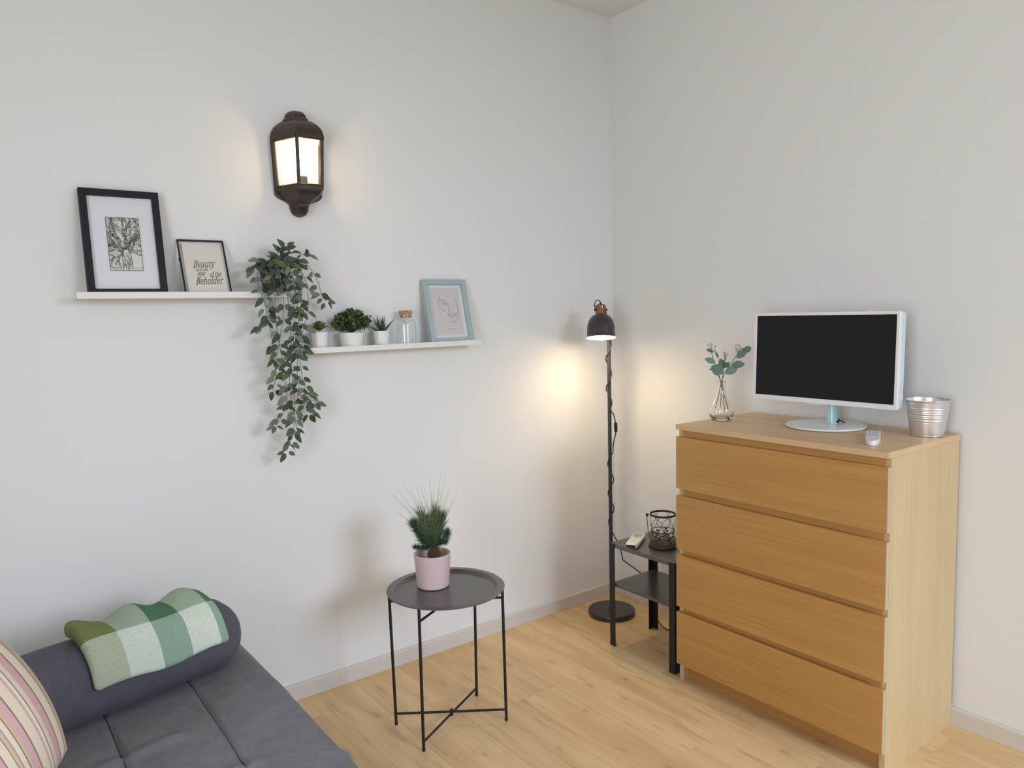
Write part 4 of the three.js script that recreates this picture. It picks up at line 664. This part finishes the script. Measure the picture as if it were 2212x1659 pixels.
// ------------------------------------------------------------------ daybed
const weave = tex(256, 256, (x, y) => { const v = 128 + 120 * (fbm(x / 3, y / 3, 71, 3) - 0.5) + 20 * Math.sin(x * 1.57) * Math.sin(y * 1.57); return [v, v, v]; }, false);
const napTex = tex(512, 512, (x, y) => { const v = 0.5 * fbm(x / 40, y / 40, 81, 4) + 0.5 * fbm(x / 4, y / 5, 91, 3), c = 200 + 44 * (v - 0.5); return [c, c, c * 1.02]; });
const velvet = (r, g, b) => phys({ color: new THREE.Color(r, g, b), map: napTex, roughness: 0.95, sheen: 0.35, sheenRoughness: 0.5, sheenColor: new THREE.Color(0.5, 0.5, 0.55), bumpMap: weave, bumpScale: 0.0006 });
const BED = { x1: -1.938, w: 1.42, z0: 0.035, l: 2.0, y: 0.386 };
{
  const t = thing('daybed', 'low daybed with a dark grey quilted velvet mattress in the left foreground', 'bed', [BED.x1 - BED.w / 2, 0, BED.z0 + BED.l / 2]);
  const w = BED.w, l = BED.l, h = 0.15;
  const seams = [0.225, 0.452, 0.68, 0.91, 1.14];                    // distance from the right edge, in metres
  const crease = (x, z) => {
    const e = w / 2 - x; let d = 0;
    for (const s of seams) d -= 0.009 * Math.exp(-(((e - s - 0.006 * Math.sin(z * 4)) / 0.0065) ** 2));
    const panel = seams.reduce((a, s) => (Math.abs(e - s) < a ? Math.abs(e - s) : a), e + 0.05); d += 0.006 * smooth(0, 0.1, panel);
    const free = smooth(0.36, 0.56, z + l / 2 - 0.24 * (e - 0.1)); const zz = z + l / 2 + 0.10 * (e - 0.2) + 0.05 * (noise(e * 3, z * 2, 5) - 0.5), wr = Math.pow(Math.max(0, Math.sin(zz * 27 + 3 * noise(e * 4, z * 3, 9))), 6) * smooth(0.35, 0.6, noise(e * 5 + 2, z * 7, 13));
    d += 0.012 * wr + 0.008 * (fbm(e * 7, z * 7, 23, 3) - 0.5) + 0.0028 * (fbm(e * 22, z * 30, 29, 2) - 0.5);
    return d > 0 ? d * free : d * (0.4 + 0.6 * free);
  };
  const g = softBox(w, h, l, 0.045, 260, 10, 280, (q, o) => { if (o.y > 0) { const k = smooth(-0.01, 0.06, q.y); q.y += crease(q.x, q.z) * k; q.x += 0.004 * (noise(q.z * 9, 3, 41) - 0.5) * (q.x > w / 2 - 0.08 ? 1 : 0); } });
  { const p = g.attributes.position, uv = g.attributes.uv; for (let i = 0; i < p.count; i++) uv.setXY(i, p.getX(i) * 2 + p.getY(i), p.getZ(i) * 2); }
  part('mattress', g.translate(0, BED.y - h / 2, 0), velvet(0.32, 0.32, 0.34), t, 'grey quilted velvet mattress');
  for (const sm of seams) { const pts = []; for (let k = 0; k <= 60; k++) { const z = -l / 2 + 0.03 + (l - 0.06) * k / 60, x = w / 2 - sm - 0.006 * Math.sin(z * 4); pts.push([x, BED.y + crease(x, z) + 0.0005, z]); } part('seam', tube(pts, 0.0016, 120, 6), velvet(0.10, 0.10, 0.11), t, 'dark stitched seam'); }
  part('bed_base', box(-w / 2 + 0.02, w / 2 - 0.02, 0.10, BED.y - h - 0.002, -l / 2 + 0.02, l / 2 - 0.02, 0.01), velvet(0.2, 0.2, 0.22), t);
  for (const sx of [-1, 1]) for (const sz of [-1, 1]) part('leg', rod([sx * (w / 2 - 0.1), 0.0003, sz * (l / 2 - 0.1)], [sx * (w / 2 - 0.1), 0.1, sz * (l / 2 - 0.1)], 0.022, 16), M.black, t);
}
const BO = { r: 0.113, dir: V(-0.972, 0, 0.234), a: V(-1.996, BED.y + 0.102, 0.334), len: 1.02 };
const boFrame = new THREE.Matrix4().makeBasis(BO.dir.clone().negate(), V(0, 1, 0), BO.dir.clone().negate().cross(V(0, 1, 0)));   // x towards the right end, z to the front
{
  const c = BO.a.clone().addScaledVector(BO.dir, BO.len / 2), t = thing('bolster', 'long dark charcoal bolster cushion lying at the wall end of the daybed', 'cushion', [c.x, c.y, c.z]);
  t.quaternion.setFromRotationMatrix(boFrame);
  const g = softBox(BO.len, 2 * BO.r * 0.9, 2 * BO.r, BO.r * 0.86, 90, 20, 24, (q) => { q.y *= 1 + 0.02 * Math.sin(q.x * 8); const b = fbm(q.x * 9 + 5, q.z * 9 + q.y * 7, 33, 3) - 0.5; q.multiplyScalar(1 + 0.03 * b); if (q.y < 0) q.y = Math.max(q.y, -0.0995); });
  { const p = g.attributes.position, uv = g.attributes.uv; for (let i = 0; i < p.count; i++) uv.setXY(i, p.getX(i) * 2, (p.getZ(i) + p.getY(i)) * 2); }
  part('cover', g, velvet(0.18, 0.172, 0.205), t);
}
// folded blanket over the bolster
{
  const W = 0.36, L = 0.25, T = 0.034;
  const c = BO.a.clone().addScaledVector(BO.dir, 0.280), t = thing('folded_blanket', 'folded fleece blanket in green and cream checks draped on the charcoal bolster', 'blanket', [c.x, c.y, c.z]);
  t.quaternion.setFromRotationMatrix(boFrame); 
  const fleece = canvasTex(1024, 768, (g2, w, h) => {
    // bands across (u) and up (v): dark and light stripes that cross
    const cols = [[0, 0.235, 'o'], [0.235, 0.475, 'l'], [0.475, 0.695, 'd'], [0.695, 0.925, 'l'], [0.925, 1, 'd']], rows = [[0, 0.56, 'l'], [0.56, 1, 'd']];
    const tone = { ll: '#d6dfd0', ol: '#b6bfa6', dl: '#93ad9c', ld: '#a0b29b', dd: '#4c7759', od: '#76804f' };
    for (const [u0, u1, a] of cols) for (const [v0, v1, b] of rows) { g2.fillStyle = tone[a + b]; g2.fillRect(u0 * w, (1 - v1) * h, (u1 - u0) * w + 1, (v1 - v0) * h + 1); }
    const im = g2.getImageData(0, 0, w, h), d = im.data; for (let y = 0; y < h; y++) for (let x = 0; x < w; x++) { const k = (y * w + x) * 4, n = 26 * (fbm(x / 7, y / 7, 61, 3) - 0.5) + 16 * (hash(x, y, 62) - 0.5); d[k] += n; d[k + 1] += n; d[k + 2] += n; } g2.putImageData(im, 0, 0);
  });
  const R = BO.r + 0.004;
  const g = softBox(W, T, L, T / 2 * 0.96, 80, 10, 64);
  { const p = g.attributes.position, uv = g.attributes.uv, q = V(0, 0, 0);
    for (let i = 0; i < p.count; i++) {
      q.fromBufferAttribute(p, i); const u = q.x / W + 0.5, v = 0.5 - q.z / L;               // v: 0 at the front hem, 1 at the back
      uv.setXY(i, u, clamp(v + (q.y / T) * 0.02, 0, 1));
      const wave = 0.012 * Math.sin(u * 15.5 + 0.9) * smooth(0.45, 0.9, v) + 0.006 * (fbm(u * 6, v * 5, 44, 3) - 0.5);
      const thick = (q.y + T / 2) * (0.62 + 0.5 * smooth(0.05, 0.6, v)) + wave * (q.y > 0 ? 1 : 0.15);
      const shift = 0.02 * Math.sin(u * 9) * (1 - v) * 0.3, arc = (v * L - 0.02 + shift) / (R + 0.02), a = 0.2 + arc;
      const rad = R + thick; p.setXYZ(i, q.x * (1 + 0.03 * (1 - v)) + 0.012 * (0.5 - v), rad * Math.sin(a) * 0.93, rad * Math.cos(a));
    }
    smoothNormals(g); }
  part('fleece', g, std({ map: fleece, roughness: 1 }), t);
}
// striped cushion in the corner of the picture
{
  const S = 0.465, t = thing('striped_cushion', 'large cream cushion with pink and brown stripes in the bottom left corner', 'cushion', [-2.78, 0.69, 1.042]);
  const map = canvasTex(1024, 256, (c, w, h) => {
    c.fillStyle = '#dccfba'; c.fillRect(0, 0, w, h);
    const seq = [[8, '#c9a9a4'], [10, '#e2d6c4'], [3, '#7b6450'], [14, '#d6c8b4'], [22, '#cba6a6'], [4, '#84705c'], [26, '#dfd2bd'], [3, '#8c7660'], [10, '#cdb9a0'], [6, '#b99a94'], [16, '#e0d3c0'], [3, '#7b6450'], [8, '#cbb69c'], [26, '#cfa9aa'], [5, '#8f7863'], [30, '#ddd0ba']];
    let x = 0, k = 0; while (x < w) { const [n, col] = seq[k++ % seq.length]; c.fillStyle = col; c.fillRect(x, 0, n * 1.15, h); x += n * 1.15; }
    const im = c.getImageData(0, 0, w, h), d = im.data; for (let i = 0; i < d.length; i += 4) { const n = 16 * (hash(i, 3, 8) - 0.5); d[i] += n; d[i + 1] += n; d[i + 2] += n; } c.putImageData(im, 0, 0);
  });
  const N = 48, g = new THREE.BoxGeometry(S, S, 1, N, N, 1), p = g.attributes.position, uv = g.attributes.uv;
  for (let i = 0; i < p.count; i++) {
    const x = p.getX(i), y = p.getY(i), s = Math.sign(p.getZ(i)), a = Math.abs(x) / (S / 2), b = Math.abs(y) / (S / 2);
    const puff = Math.pow(Math.max(0, (1 - a ** 3) * (1 - b ** 3)), 0.4), pin = 1 - 0.06 * (1 - puff) * (1 - a * a * b * b);
    const X = x * Math.sqrt(1 - 0.33 * b * b), Y = y * Math.sqrt(1 - 0.33 * a * a), wr = 0.012 * (fbm(x * 7 + 9, y * 7, 77, 3) - 0.5) * puff;
    uv.setXY(i, x / S + 0.5 + 0.02 * (fbm(x * 4, y * 4, 15, 2) - 0.5), y / S + 0.5); p.setXYZ(i, X, Y, s * (0.1 * puff + 0.003) + wr);
  }
  const cushion = part('cover', smoothNormals(g), std({ map, roughness: 0.95 }), t);
  t.rotation.order = 'YXZ'; t.rotation.set(-0.42, 0.12, 0.46);
}

renderer.render(scene, camera);
